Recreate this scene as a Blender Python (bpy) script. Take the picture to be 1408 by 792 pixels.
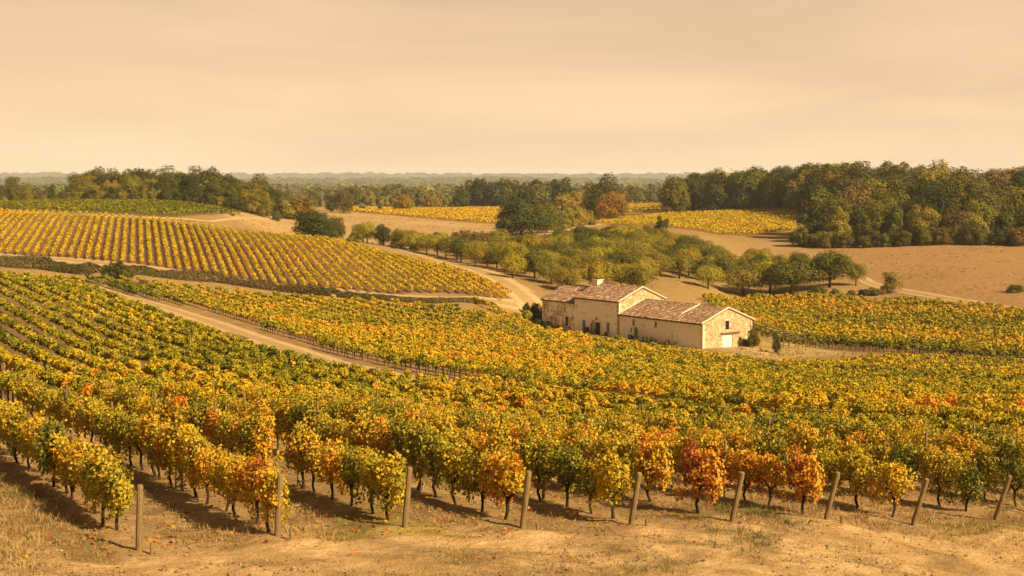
import bpy, math, random
import numpy as np
from mathutils import Vector, Matrix
from mathutils.geometry import tessellate_polygon

for o in list(bpy.data.objects):
    bpy.data.objects.remove(o)
scene = bpy.context.scene
col = scene.collection
R = math.radians
rng = np.random.default_rng(7)
random.seed(7)

# ------------------------------------------------------------------ camera
F = 1900.0                    # focal length in photo pixels (1408 wide)
HOR = 250.0                   # horizon line in the photo
CZ = 23.0
PITCH = math.atan((396 - HOR) / F)
cam = bpy.data.cameras.new("camera")
cam.lens = 36 * F / 1408
cam.sensor_width = 36
cam.clip_end = 30000
camo = bpy.data.objects.new("camera", cam)
col.objects.link(camo)
camo.location = (0, 0, CZ)
camo.rotation_euler = (math.pi / 2 - PITCH, 0, 0)
scene.camera = camo

# ------------------------------------------------------------------ light
SUN_A, SUN_EL = R(44), R(33)          # to the right and behind the camera
to_sun = Vector((math.cos(SUN_A) * math.cos(SUN_EL), -math.sin(SUN_A) * math.cos(SUN_EL), math.sin(SUN_EL)))
sun = bpy.data.lights.new("sun", 'SUN')
sun.energy = 5.0
sun.angle = R(0.6)
sun.color = (1.0, 0.79, 0.49)
suno = bpy.data.objects.new("sun", sun)
col.objects.link(suno)
suno.rotation_euler = (-to_sun).to_track_quat('-Z', 'Y').to_euler()

world = bpy.data.worlds.new("World")
scene.world = world
world.use_nodes = True
wn, wl = world.node_tree.nodes, world.node_tree.links
wn.clear()
w_out = wn.new('ShaderNodeOutputWorld')
w_bg = wn.new('ShaderNodeBackground')
w_sky = wn.new('ShaderNodeTexSky')
w_sky.sky_type = 'NISHITA'
w_sky.sun_disc = False
w_sky.sun_elevation = SUN_EL
w_sky.sun_rotation = math.atan2(to_sun.x, to_sun.y)
w_sky.dust_density = 6
w_sky.air_density = 1.5
w_mul = wn.new('ShaderNodeMix'); w_mul.data_type = 'RGBA'; w_mul.blend_type = 'MULTIPLY'
w_mul.inputs['Factor'].default_value = 1
w_mul.inputs['B'].default_value = (1.0, 0.72, 0.42, 1)
wl.new(w_sky.outputs[0], w_mul.inputs['A'])
w_tc = wn.new('ShaderNodeTexCoord')
w_sep = wn.new('ShaderNodeSeparateXYZ')
wl.new(w_tc.outputs['Generated'], w_sep.inputs[0])
w_ramp = wn.new('ShaderNodeValToRGB')
cr = w_ramp.color_ramp
cr.elements[0].position = 0.0; cr.elements[0].color = (11.2, 8.1, 5.2, 1)
cr.elements[1].position = 1.0; cr.elements[1].color = (1.7, 1.4, 1.15, 1)
e = cr.elements.new(0.07); e.color = (9.9, 6.85, 4.2, 1)
e = cr.elements.new(0.20); e.color = (7.5, 5.2, 3.5, 1)
e = cr.elements.new(0.45); e.color = (3.6, 2.7, 2.0, 1)
wl.new(w_sep.outputs[2], w_ramp.inputs[0])
w_mix = wn.new('ShaderNodeMix'); w_mix.data_type = 'RGBA'
w_mix.inputs['Factor'].default_value = 0.93
wl.new(w_mul.outputs['Result'], w_mix.inputs['A'])
wl.new(w_ramp.outputs[0], w_mix.inputs['B'])
# thin streaky high cloud
w_map = wn.new('ShaderNodeMapping')
w_map.inputs['Scale'].default_value = (1.3, 1.3, 11)
wl.new(w_tc.outputs['Generated'], w_map.inputs[0])
w_noi = wn.new('ShaderNodeTexNoise')
w_noi.inputs['Scale'].default_value = 2.2
w_noi.inputs['Detail'].default_value = 5
w_noi.inputs['Distortion'].default_value = 0.4
wl.new(w_map.outputs[0], w_noi.inputs[0])
w_mr = wn.new('ShaderNodeMapRange')
w_mr.inputs['From Min'].default_value = 0.3; w_mr.inputs['From Max'].default_value = 0.7
w_mr.inputs['To Min'].default_value = 0.87; w_mr.inputs['To Max'].default_value = 1.09
wl.new(w_noi.outputs[0], w_mr.inputs[0])
w_vm = wn.new('ShaderNodeVectorMath'); w_vm.operation = 'SCALE'
wl.new(w_mix.outputs['Result'], w_vm.inputs[0])
wl.new(w_mr.outputs[0], w_vm.inputs['Scale'])
wl.new(w_vm.outputs[0], w_bg.inputs[0])
w_bg.inputs[1].default_value = 0.0495
wl.new(w_bg.outputs[0], w_out.inputs[0])

vs = scene.view_settings
vs.view_transform = 'Standard'
vs.look = 'None'
vs.exposure = 1.0
vs.gamma = 1.0
cy = scene.cycles
cy.max_bounces = 6
cy.diffuse_bounces = 3
cy.glossy_bounces = 2
cy.transmission_bounces = 4
cy.volume_bounces = 1
cy.transparent_max_bounces = 6
cy.use_denoising = True
cy.use_adaptive_sampling = True
cy.adaptive_threshold = 0.008

# ------------------------------------------------------------------ helpers
def hash2(ix, iy, seed):
    ix = ix.astype(np.int64).astype(np.uint64); iy = iy.astype(np.int64).astype(np.uint64)
    h = (ix * np.uint64(374761393) + iy * np.uint64(668265263) + np.uint64(seed * 1442695 + 12345)) & np.uint64(0xffffffff)
    h = ((h ^ (h >> np.uint64(13))) * np.uint64(1274126177)) & np.uint64(0xffffffff)
    h = (h ^ (h >> np.uint64(16))) & np.uint64(0xffffff)
    return h.astype(np.float64) / 0xffffff

def vnoise(x, y, scale, seed=0):
    x = np.asarray(x, float) / scale; y = np.asarray(y, float) / scale
    ix, iy = np.floor(x), np.floor(y)
    fx, fy = x - ix, y - iy
    fx = fx * fx * (3 - 2 * fx); fy = fy * fy * (3 - 2 * fy)
    a = hash2(ix, iy, seed); b = hash2(ix + 1, iy, seed); c = hash2(ix, iy + 1, seed); d = hash2(ix + 1, iy + 1, seed)
    return a + (b - a) * fx + (c - a) * fy + (a - b - c + d) * fx * fy

def fbm(x, y, scale, seed=0, octv=4):
    s = 0; amp = 1; tot = 0
    for k in range(octv):
        s = s + amp * vnoise(x, y, scale / 2 ** k, seed + k * 17); tot += amp; amp *= 0.5
    return s / tot

def ray(px, py):
    """direction through a photo pixel, scaled to advance one metre in Y"""
    u = (np.asarray(px, float) - 704) / F; v = (396 - np.asarray(py, float)) / F
    dy = math.cos(PITCH) + v * math.sin(PITCH)
    dz = -math.sin(PITCH) + v * math.cos(PITCH)
    return u / dy, dz / dy

def at(px, py, D):
    rx, rz = ray(px, py)
    return (float(rx * D), float(D), float(CZ + rz * D))

def to_px(X, Y, Z):
    dz = Z - CZ
    dep = Y * math.cos(PITCH) - dz * math.sin(PITCH)
    up = Y * math.sin(PITCH) + dz * math.cos(PITCH)
    return 704 + F * X / dep, 396 - F * up / dep

# ------------------------------------------------------------------ terrain
CP = [(0,792,19.5),(704,792,21.0),(1408,792,25.5),
 (180,760,22),(548,742,23),(880,735,25),(1147,723,27.5),(1378,718,29.8),
 (0,625,35),(0,560,49),(0,520,63),(0,490,78),(0,463,92),(0,440,107),(0,420,121),(0,402,140),(0,387,165),(0,377,222),
 (500,621,37.4),(690,618,50),(660,527,100),(480,502,115),(343,462,140),(219,425,165),(165,408,182),
 (1408,500,178),(1408,560,95),(1408,620,55),(1000,545,95),(1050,620,50),
 (966,480,190),(850,464,204),(789,456,212),(745,448,220),(1036,475,196),(1100,488,184),
 (1280,489,183),(1000,412,285),(1200,413,275),(1408,432,238),
 (690,437,204),(560,425,207),(400,414,214),(250,399,220),(100,384,225),
 (0,353,250),(170,367,240),(400,399,232),(690,418,224),
 (0,297,330),(250,312,320),(450,333,300),(600,370,262),(700,409,232),
 (100,281,430),(330,297,410),(90,278,490),(375,300,450),(0,279,500),
 (435,331,365),(500,334,365),(560,346,345),(640,366,300),(700,385,262),(800,345,335),(900,362,330),(950,322,410),
 (975,398,285),(1150,396,290),(1230,405,280),
 (720,322,440),(835,303,560),(1000,325,430),(1000,292,590),(500,300,520),(400,320,415),(600,291,700),(690,286,800),(860,283,800),(640,287,850),
 (1200,336,385),(1408,336,370),(1300,370,310),(1408,400,270)]
XYZ = [at(*c) for c in CP]
XYZ += [(150,560,13.5),(230,560,14),(95,650,10.5),(330,560,13),(-250,560,15)]
for xx, z in ((-40,18.6),(0,18.4),(40,17.6)):
    XYZ += [(xx, -12, z), (xx * .6, 8, z - .5)]
for u in (-.62, .62):
    for Y, zl, zr in ((30,16.6,14.5),(60,15,10.5),(120,13,4),(180,11.5,-.5),(250,10,.5),(340,15,4),(450,16.5,8),(600,15,13)):
        XYZ.append((u * Y, Y, zl if u < 0 else zr))
for u in (-.7, -.35, 0, .35, .7):
    for Y, z in ((1200,5),(2000,4),(3500,4),(13000,6)):
        XYZ.append((u * Y, Y, z))
XYZ = np.array(XYZ)
KOFF = 40.0
def warp(X, Y):
    return 3 * X / (Y + KOFF), np.log(np.maximum(Y + KOFF, 5))
_a, _b = warp(XYZ[:, 0], XYZ[:, 1])
def tps_u(r2):
    return 0.5 * r2 * np.log(r2 + 1e-12)
_n = len(XYZ)
_r2 = (_a[:, None] - _a[None]) ** 2 + (_b[:, None] - _b[None]) ** 2
_A = np.zeros((_n + 3, _n + 3))
_A[:_n, :_n] = tps_u(_r2) + np.eye(_n) * 2e-4
_A[:_n, _n] = 1; _A[:_n, _n + 1] = _a; _A[:_n, _n + 2] = _b
_A[_n:, :_n] = _A[:_n, _n:].T
_w = np.linalg.solve(_A, np.concatenate([XYZ[:, 2], np.zeros(3)]))
def zf(X, Y):
    X = np.asarray(X, float); Y = np.asarray(Y, float)
    sh = np.broadcast(X, Y).shape
    X = np.broadcast_to(X, sh).ravel(); Y = np.broadcast_to(Y, sh).ravel()
    out = np.empty(X.shape)
    for i in range(0, len(X), 20000):
        a, b = warp(X[i:i+20000], Y[i:i+20000])
        r2 = (a[:, None] - _a[None]) ** 2 + (b[:, None] - _b[None]) ** 2
        out[i:i+20000] = tps_u(r2) @ _w[:_n] + _w[_n] + a * _w[_n+1] + b * _w[_n+2]
    return out.reshape(sh)

_DS = np.exp(np.linspace(math.log(14), math.log(3000), 1500))
def G(px, py, dmin=14):
    """ground point seen at a photo pixel (first hit of the ray beyond dmin)"""
    rx, rz = ray(px, py)
    D = _DS[_DS >= dmin]
    dif = CZ + rz * D - zf(rx * D, D)
    k = np.argmax(dif < 0) if (dif < 0).any() else len(D) - 1
    if k == 0:
        d = D[0]
    else:
        t = dif[k-1] / (dif[k-1] - dif[k] + 1e-9); d = D[k-1] + (D[k] - D[k-1]) * t
    return Vector((float(rx * d), float(d), float(zf(rx * d, d))))
def Gp(pts):
    out = []
    for p in pts:
        g = G(*p); out.append((g.x, g.y))
    return out
def at_d(px, D):
    """ground point under a pixel column at a known distance"""
    x = (px - 704) / F * D
    return Vector((x, D, float(zf(x, D))))

def inside(X, Y, poly):
    X = np.asarray(X); Y = np.asarray(Y)
    r = np.zeros(X.shape, bool)
    n = len(poly)
    for i in range(n):
        x0, y0 = poly[i]; x1, y1 = poly[(i + 1) % n]
        if y0 == y1: continue
        c = (y0 > Y) != (y1 > Y)
        r ^= c & (X < (x1 - x0) * (Y - y0) / (y1 - y0) + x0)
    return r

# ------------------------------------------------------------------ mesh helpers
def np_mesh(name, V, Q, color=None, var=None, mi=None, smooth=False, mats=()):
    me = bpy.data.meshes.new(name)
    V = np.ascontiguousarray(V, np.float32); Q = np.ascontiguousarray(Q, np.int32)
    k = Q.shape[1]
    me.vertices.add(len(V)); me.vertices.foreach_set('co', V.ravel())
    me.loops.add(Q.size); me.loops.foreach_set('vertex_index', Q.ravel())
    me.polygons.add(len(Q))
    me.polygons.foreach_set('loop_start', np.arange(0, Q.size, k, dtype=np.int32))
    for m in mats: me.materials.append(m)
    if mi is not None: me.polygons.foreach_set('material_index', np.ascontiguousarray(mi, np.int32))
    me.polygons.foreach_set('use_smooth', np.full(len(Q), smooth))
    me.update(calc_edges=True)
    if color is not None:
        a = me.attributes.new('tone', 'FLOAT_COLOR', 'POINT')
        c = np.ones((len(V), 4), np.float32); c[:, :3] = color
        a.data.foreach_set('color', c.ravel())
    if var is not None:
        a = me.attributes.new('var', 'FLOAT', 'POINT')
        a.data.foreach_set('value', np.ascontiguousarray(var, np.float32))
    return me

class MB:
    """collects polygons for one mesh object"""
    def __init__(s): s.v = []; s.f = []; s.m = []; s.c = []; s.cur = 0; s.t = (1, 1, 1)
    def add(s, vs, fs):
        b = len(s.v); s.v += [tuple(p) for p in vs]; s.c += [s.t] * len(vs)
        for f in fs: s.f.append([b + i for i in f]); s.m.append(s.cur)
    def box(s, x0, x1, y0, y1, z0, z1):
        s.add([(x0,y0,z0),(x1,y0,z0),(x1,y1,z0),(x0,y1,z0),(x0,y0,z1),(x1,y0,z1),(x1,y1,z1),(x0,y1,z1)],
              [(3,2,1,0),(4,5,6,7),(0,1,5,4),(1,2,6,5),(2,3,7,6),(3,0,4,7)])
    def tube(s, pts, rad, n=6, cap=True, wob=0):
        pts = [Vector(p) for p in pts]
        vs = []
        for i, p in enumerate(pts):
            d = (pts[min(i+1, len(pts)-1)] - pts[max(i-1, 0)]).normalized()
            a = d.orthogonal().normalized() if i == 0 else (a - d * a.dot(d)).normalized()
            b = d.cross(a)
            r = rad[i] if hasattr(rad, '__len__') else rad
            for k in range(n):
                t = 2 * math.pi * k / n
                rr = r * (1 + random.uniform(-wob, wob))
                vs.append(p + (a * math.cos(t) + b * math.sin(t)) * rr)
        fs = []
        for i in range(len(pts) - 1):
            for k in range(n):
                fs.append((i*n+k, i*n+(k+1)%n, (i+1)*n+(k+1)%n, (i+1)*n+k))
        if cap:
            fs.append(tuple(range(n-1, -1, -1))); fs.append(tuple(range((len(pts)-1)*n, len(pts)*n)))
        s.add(vs, fs)
    def mesh(s, name, mats, smooth=False, tone=False):
        me = bpy.data.meshes.new(name)
        me.from_pydata(s.v, [], s.f)
        if not isinstance(mats, (list, tuple)): mats = [mats]
        for m in mats: me.materials.append(m)
        me.polygons.foreach_set('material_index', s.m)
        me.polygons.foreach_set('use_smooth', [smooth] * len(s.f))
        if tone:
            a = me.attributes.new('tone', 'FLOAT_COLOR', 'POINT')
            a.data.foreach_set('color', np.array([(*c, 1) for c in s.c], np.float32).ravel())
        me.update()
        return me
    def build(s, name, mats, parent=None, smooth=False, tone=False):
        return obj(name, s.mesh(name, mats, smooth, tone), parent)

def obj(name, me, parent=None, loc=None, rz=0):
    o = bpy.data.objects.new(name, me)
    col.objects.link(o)
    if parent is not None: o.parent = parent
    if loc is not None: o.location = loc
    o.rotation_euler.z = rz
    return o
def tag(o, label=None, cat=None, group=None, kind=None):
    if label: o['label'] = label
    if cat: o['category'] = cat
    if group: o['group'] = group
    if kind: o['kind'] = kind
    return o
ORD = ['first','second','third','fourth','fifth','sixth','seventh','eighth','ninth','tenth','eleventh','twelfth','thirteenth',
       'fourteenth','fifteenth','sixteenth','seventeenth','eighteenth','nineteenth','twentieth']
ORD += ['twenty-' + o_ for o_ in ORD[:9]] + ['thirtieth', 'thirty-first', 'thirty-second']

# ------------------------------------------------------------------ materials
def mat(name):
    m = bpy.data.materials.new(name); m.use_nodes = True
    n = m.node_tree.nodes; b = n['Principled BSDF']
    b.inputs['Roughness'].default_value = 0.85
    b.inputs['Specular IOR Level'].default_value = 0.2
    return m, n, m.node_tree.links, b
def nd(n, kind, **kw):
    x = n.new(kind)
    for k, v in kw.items():
        if k in x.inputs.keys(): x.inputs[k].default_value = v
        else: setattr(x, k, v)
    return x
def noise(n, l, scale, detail=4, rough=0.6, coord='Object', vec=None):
    t = nd(n, 'ShaderNodeTexNoise'); t.inputs['Scale'].default_value = scale
    t.inputs['Detail'].default_value = detail; t.inputs['Roughness'].default_value = rough
    if vec is None:
        c = n.new('ShaderNodeTexCoord'); vec = c.outputs[coord]
    l.new(vec, t.inputs['Vector'])
    return t.outputs[0]
def mrange(n, l, src, a, b, c, d):
    x = n.new('ShaderNodeMapRange')
    for i, v in enumerate((a, b, c, d)): x.inputs[i + 1].default_value = v
    l.new(src, x.inputs[0]); return x.outputs[0]
def mixc(n, l, fac, A, B, blend='MIX'):
    x = n.new('ShaderNodeMix'); x.data_type = 'RGBA'; x.blend_type = blend
    for s, v in (('Factor', fac), ('A', A), ('B', B)):
        i = x.inputs[s] if s == 'Factor' else [k for k in x.inputs if k.name == s and k.type == 'RGBA'][0]
        if hasattr(v, 'default_value'): l.new(v, i)
        else: i.default_value = v if s == 'Factor' else (*v, 1)
    return [k for k in x.outputs if k.type == 'RGBA'][0]
def math_(n, l, op, a, b):
    x = n.new('ShaderNodeMath'); x.operation = op
    for i, v in enumerate((a, b)):
        if hasattr(v, 'default_value'): l.new(v, x.inputs[i])
        else: x.inputs[i].default_value = v
    return x.outputs[0]
def attr(n, name, typ='GEOMETRY'):
    a = n.new('ShaderNodeAttribute'); a.attribute_name = name; a.attribute_type = typ; return a
def bump(n, l, b, h, strength=0.4, dist=0.1):
    x = n.new('ShaderNodeBump'); x.inputs['Strength'].default_value = strength; x.inputs['Distance'].default_value = dist
    l.new(h, x.inputs['Height']); l.new(x.outputs[0], b.inputs['Normal'])

# autumn leaf colours from green (0) to red brown (1)
RAMP = [(0.0, (.040,.046,.008)), (.20, (.105,.108,.010)), (.38, (.27,.230,.012)), (.52, (.50,.335,.016)),
        (.66, (.55,.265,.014)), (.80, (.50,.145,.012)), (.90, (.36,.070,.012)), (1.0, (.17,.040,.014))]
def ramp_np(t):
    t = np.clip(t, 0, 1); xs = [r[0] for r in RAMP]
    return np.stack([np.interp(t, xs, [r[1][k] for r in RAMP]) for k in range(3)], -1)

def leafy(name, colour_socket_fn, trans=0.3, gloss=0.25):
    m, n, l, b = mat(name)
    c = colour_socket_fn(n, l)
    l.new(c, b.inputs['Base Color'])
    b.inputs['Roughness'].default_value = 0.55
    b.inputs['Specular IOR Level'].default_value = gloss
    t = n.new('ShaderNodeBsdfTranslucent'); l.new(c, t.inputs[0])
    mx = n.new('ShaderNodeMixShader'); mx.inputs[0].default_value = trans
    l.new(b.outputs[0], mx.inputs[1]); l.new(t.outputs[0], mx.inputs[2])
    l.new(mx.outputs[0], n['Material Output'].inputs[0])
    return m
M = {}
def _vine_near(n, l):
    oi = n.new('ShaderNodeObjectInfo')
    s = n.new('ShaderNodeSeparateColor'); l.new(oi.outputs['Color'], s.inputs[0])
    v = attr(n, 'var').outputs['Fac']
    t = math_(n, l, 'ADD', s.outputs[0], math_(n, l, 'MULTIPLY', math_(n, l, 'SUBTRACT', v, 0.5), s.outputs[1]))
    r = n.new('ShaderNodeValToRGB'); k = r.color_ramp
    k.elements[0].position = 0; k.elements[0].color = (*RAMP[0][1], 1)
    k.elements[1].position = 1; k.elements[1].color = (*RAMP[-1][1], 1)
    for p, c in RAMP[1:-1]:
        q = k.elements.new(p); q.color = (*c, 1)
    l.new(t, r.inputs[0]); return r.outputs[0]
M['vine_leaf'] = leafy('vine_leaf', _vine_near, 0.20)
M['tone_leaf'] = leafy('tone_leaf', lambda n, l: attr(n, 'tone').outputs['Color'], 0.17, 0.12)
def _tree(n, l):
    oi = n.new('ShaderNodeObjectInfo')
    v = attr(n, 'var').outputs['Fac']
    g = nd(n, 'ShaderNodeHueSaturation')
    l.new(oi.outputs['Color'], g.inputs['Color'])
    l.new(mrange(n, l, v, 0, 1, 0.53, 0.47), g.inputs['Hue'])
    l.new(mrange(n, l, v, 0, 1, 0.55, 1.5), g.inputs['Value'])
    return g.outputs[0]
M['tree_leaf'] = leafy('tree_leaf', _tree, 0.22, 0.15)

def m_bark():
    m, n, l, b = mat('bark')
    h = noise(n, l, 14, 5)
    l.new(mixc(n, l, h, (.012,.008,.006), (.050,.033,.021)), b.inputs['Base Color'])
    bump(n, l, b, h, 0.6, 0.03); return m
M['bark'] = m_bark()
def m_post():
    m, n, l, b = mat('weathered_wood')
    c = n.new('ShaderNodeTexCoord'); mp = n.new('ShaderNodeMapping'); mp.inputs['Scale'].default_value = (30, 30, 2.2)
    l.new(c.outputs['Object'], mp.inputs[0])
    h = noise(n, l, 1.0, 6, 0.65, vec=mp.outputs[0])
    g = noise(n, l, 5, 3)
    a = mixc(n, l, h, (.085,.052,.024), (.27,.175,.080))
    l.new(mixc(n, l, mrange(n, l, g, .45, .7, 0, .6), a, (.20,.18,.075)), b.inputs['Base Color'])
    bump(n, l, b, h, 0.7, 0.01); return m
M['post'] = m_post()

def m_ground():
    m, n, l, b = mat('ground')
    tone = attr(n, 'tone').outputs['Color']
    gm = attr(n, 'var').outputs['Fac']            # how grassy the ground is
    c = n.new('ShaderNodeTexCoord').outputs['Object']
    n1 = noise(n, l, 0.9, 7, 0.68, vec=c); n2 = noise(n, l, 5.0, 6, 0.7, vec=c); n3 = noise(n, l, 0.12, 7, 0.7, vec=c)
    n4 = noise(n, l, 28, 3, 0.7, vec=c)
    f = mrange(n, l, math_(n, l, 'ADD', math_(n, l, 'MULTIPLY', n1, 0.65), math_(n, l, 'MULTIPLY', n2, 0.35)), .40, .60, 0, 1)
    dark = mixc(n, l, 1.0, tone, (.40,.34,.26), 'MULTIPLY')
    a = mixc(n, l, math_(n, l, 'MULTIPLY', f, math_(n, l, 'ADD', math_(n, l, 'MULTIPLY', gm, 0.7), 0.15)), tone, dark)
    a = mixc(n, l, mrange(n, l, n3, .40, .62, 0, .65), a, mixc(n, l, 1.0, tone, (.78,.72,.62), 'MULTIPLY'))
    a = mixc(n, l, mrange(n, l, n4, .54, .72, 0, .55), a, mixc(n, l, 1.0, a, (.45,.38,.32), 'MULTIPLY'))
    l.new(a, b.inputs['Base Color'])
    b.inputs['Roughness'].default_value = 0.95; b.inputs['Specular IOR Level'].default_value = 0.05
    h = math_(n, l, 'ADD', math_(n, l, 'MULTIPLY', n2, 0.6), math_(n, l, 'MULTIPLY', n4, 0.25))
    bump(n, l, b, h, 1.0, 0.20)
    return m
M['ground'] = m_ground()
def m_track():
    m, n, l, b = mat('sandy_track')
    c = n.new('ShaderNodeTexCoord').outputs['Object']
    n1 = noise(n, l, 0.5, 7, 0.7, vec=c); n2 = noise(n, l, 6, 5, 0.7, vec=c)
    v = attr(n, 'var').outputs['Fac']             # 1 in the wheel ruts, 0 on verge and middle
    s = mixc(n, l, mrange(n, l, n1, .35, .65, 0, 1), (.52,.345,.165), (.37,.235,.105))
    g = mixc(n, l, n2, (.21,.145,.05), (.36,.24,.09))
    k = mrange(n, l, math_(n, l, 'ADD', v, math_(n, l, 'MULTIPLY', math_(n, l, 'SUBTRACT', n2, 0.5), 1.2)), .25, .7, 0, 1)
    l.new(mixc(n, l, k, g, s), b.inputs['Base Color'])
    b.inputs['Roughness'].default_value = 0.95
    bump(n, l, b, n2, 0.5, 0.08); return m
M['track'] = m_track()

# ------------------------------------------------------------------ layout (photo pixels turned into ground polygons)
ROWD = np.array([-.469, .883]); ROWP = np.array([.883, .469])
S = 2.29
Q0 = 4.98
P0 = np.array([-6.05, 22.0]); PD = np.array([2.08, .975])     # line of row ends
YARD = Gp([(985,484),(1060,493),(1130,491),(1178,487),(1090,471),(1040,462),(1000,470)])
HILLTRACK_LO = [(0,352.5),(90,358),(170,366),(280,380),(400,397),(520,408),(690,418)]
B_TOP = Gp([(0,378),(120,385),(180,389),(260,396),(400,411),(560,421),(640,430),(690,441)])

HC = Vector(at(966, 480, 190)); HC.z = 0.0
H_RZ = math.atan2(-.803, .596)
hx = Vector((math.cos(H_RZ), math.sin(H_RZ), 0)); hy = Vector((-math.sin(H_RZ), math.cos(H_RZ), 0))
def hw(x, y, z=0): return HC + hx * x + hy * y + Vector((0, 0, z))

# field A+B lies in front of this line (hedge foot, house front, yard, green row on the right)
BACK = [tuple(p) for p in B_TOP] + [tuple(hw(-43, -9).xy), tuple(hw(-36, -9).xy), tuple(hw(-14, -7.5).xy), tuple(hw(0, -7.0).xy), tuple(hw(3.0, -8).xy)]
BACK += Gp([(1060,507),(1140,505),(1200,496),(1300,496),(1408,503),(1500,509)])
AB = [(-6.6,20), (-160,300)]   # left limit runs along the first row
POLY_AB = [(-6.05, 21.2)] + [(-6.05 + ROWD[0]*t, 22 + ROWD[1]*t) for t in (60, 245)] + BACK + [(95, 150), (110, 76)]
TRACK_UP = Gp([(120,388),(164,404),(259,422),(343,447),(423,474),(478,494),(547,511),(662,524)])
TRACK_LO = Gp([(662,536),(587,533),(498,521),(433,506),(348,479),(279,458),(219,433),(150,411),(112,394)])
TRACK_POLY = TRACK_UP + TRACK_LO
def _resample(P, n):
    P = np.array(P, float); sg = np.hypot(*np.diff(P, axis=0).T); c = np.concatenate([[0], np.cumsum(sg)]); t = np.linspace(0, c[-1], n)
    return np.stack([np.interp(t, c, P[:, k]) for k in (0, 1)], -1)
_tu, _tl = _resample(TRACK_UP, 14), _resample(TRACK_LO[::-1], 14)
TRACK_C = [tuple(p) for p in (_tu + _tl) / 2]
TRACK_W = [float(np.hypot(*(a - b))) for a, b in zip(_tu, _tl)]

def seg_dist(X, Y, pts):
    d = np.full(np.shape(X), 1e9)
    for (x0, y0), (x1, y1) in zip(pts[:-1], pts[1:]):
        dx, dy = x1 - x0, y1 - y0
        t = np.clip(((X - x0) * dx + (Y - y0) * dy) / (dx*dx + dy*dy), 0, 1)
        d = np.minimum(d, np.hypot(X - x0 - t * dx, Y - y0 - t * dy))
    return d

POLY_C = Gp([(1078,472),(1180,484),(1290,492),(1408,500),(1500,506)]) + [(125,225)] + Gp([(1460,436),(1408,433),(1330,424),(1250,417),(1150,412),(1040,411),(965,412)]) + [tuple(hw(3, 14).xy), tuple(hw(9, 13).xy)]
POLY_D = Gp([(-120,340),(0,350),(90,355),(170,363),(280,377),(400,394),(520,405),(690,415.5)]) + Gp([(704,408)]) + [tuple(at_d(p, d).xy) for p, d in ((610,270),(520,292),(450,308),(350,322),(250,332),(120,340),(0,345),(-120,345))]
POLY_E = [tuple(at_d(p, d).xy) for p, d in ((-60,352),(45,352),(170,350),(235,350),(300,392),(332,418),(250,445),(100,468),(52,470),(-60,380))]
POLY_F = [tuple(at_d(p, d).xy) for p, d in ((496,590),(560,568),(690,520),(740,560),(760,760),(600,800),(480,800),(480,640))]
POLY_G = [tuple(at_d(p, d).xy) for p, d in ((812,520),(870,480),(985,432),(1060,440),(1092,455),(1100,585),(905,595),(850,560))]
POLY_H = [tuple(at_d(p, d).xy) for p, d in ((855,640),(960,640),(960,780),(862,790))]
POLY_PAST = [tuple(at_d(p, d).xy) for p, d in ((290,400),(380,360),(480,350),(700,420),(740,500),(560,560),(500,600),(430,600),(340,450))]
POLY_BROWN = [tuple(at_d(p, d).xy) for p, d in ((1090,420),(1160,330),(1195,290),(1240,270),(1330,255),(1600,230),(1700,400),(1100,400))]

def tone_of(X, Y):
    """ground tone and grassiness at world points"""
    n = fbm(X, Y, 9, 3); n2 = fbm(X, Y, 30, 9)
    Xj = X + (fbm(X, Y, 5, 31) - .5) * 3 * np.clip(Y / 120, .2, 1); Yj = Y + (fbm(X, Y, 5, 57) - .5) * 4 * np.clip(Y / 120, .2, 1)
    c = np.empty(X.shape + (3,)); c[:] = (.40,.265,.11)
    g = np.full(X.shape, .7)
    def put(msk, tone, gr):
        c[msk] = tone; g[msk] = gr
    put(inside(Xj, Yj, POLY_PAST), (.46,.31,.135), .35)
    put(inside(Xj, Yj, POLY_BROWN), (.41,.25,.108), 1.0)
    put(inside(Xj, Yj, POLY_E), (.20,.16,.06), .7)
    put(inside(Xj, Yj, POLY_F) | inside(Xj, Yj, POLY_G) | inside(Xj, Yj, POLY_H), (.30,.19,.05), .7)
    put(inside(Xj, Yj, POLY_C), (.28,.18,.075), .8)
    put(inside(Xj, Yj, POLY_D), (.25,.145,.065), .8)
    ab = inside(Xj, Yj, POLY_AB)
    put(ab, (.40,.255,.115), .95)
    put(ab & (Y < 52), (.58,.385,.18), .95)
    put(inside(Xj, Yj, YARD), (.50,.36,.14), .3)
    head = (Y < 60) & (((X - P0[0]) * -PD[1] + (Y - P0[1]) * PD[0]) / np.hypot(*PD) < -0.5 + (fbm(X, Y, 3.0, 91) - .5) * 4.5)
    put(head, (.76,.50,.235), .9)
    pn = .55 * fbm(X * .7, Y * 1.3, 3.2, 611) + .45 * fbm(X, Y, .9, 613)
    k_ = np.clip((pn - .475) / .15, 0, 1)[..., None]
    nearg = (head | (ab & (Y < 60)))[..., None]
    c = np.where(nearg, c * (1 - k_) + k_ * np.array([.42,.285,.125]) * np.where(head[..., None], 1.15, 1.0), c)
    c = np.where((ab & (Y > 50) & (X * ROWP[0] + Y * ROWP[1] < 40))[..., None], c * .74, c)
    left = (Y < 80) & (X * ROWP[0] + Y * ROWP[1] < Q0 - 1.2) & ~head
    c = np.where(left[..., None], np.array([.68,.45,.21]) * (1 - k_) + k_ * np.array([.42,.28,.12]), c); g[left] = .95
    far = Y > 900
    put(far, (.20,.16,.06), .5)
    # greener strips of weeds between the near rows
    green = ab & (vnoise(X, Y, 2.4, 77) > .72)
    c[green] = c[green] * np.array([.75, .85, .6])
    c *= (0.82 + .36 * n2)[..., None]
    return c, g

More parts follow.
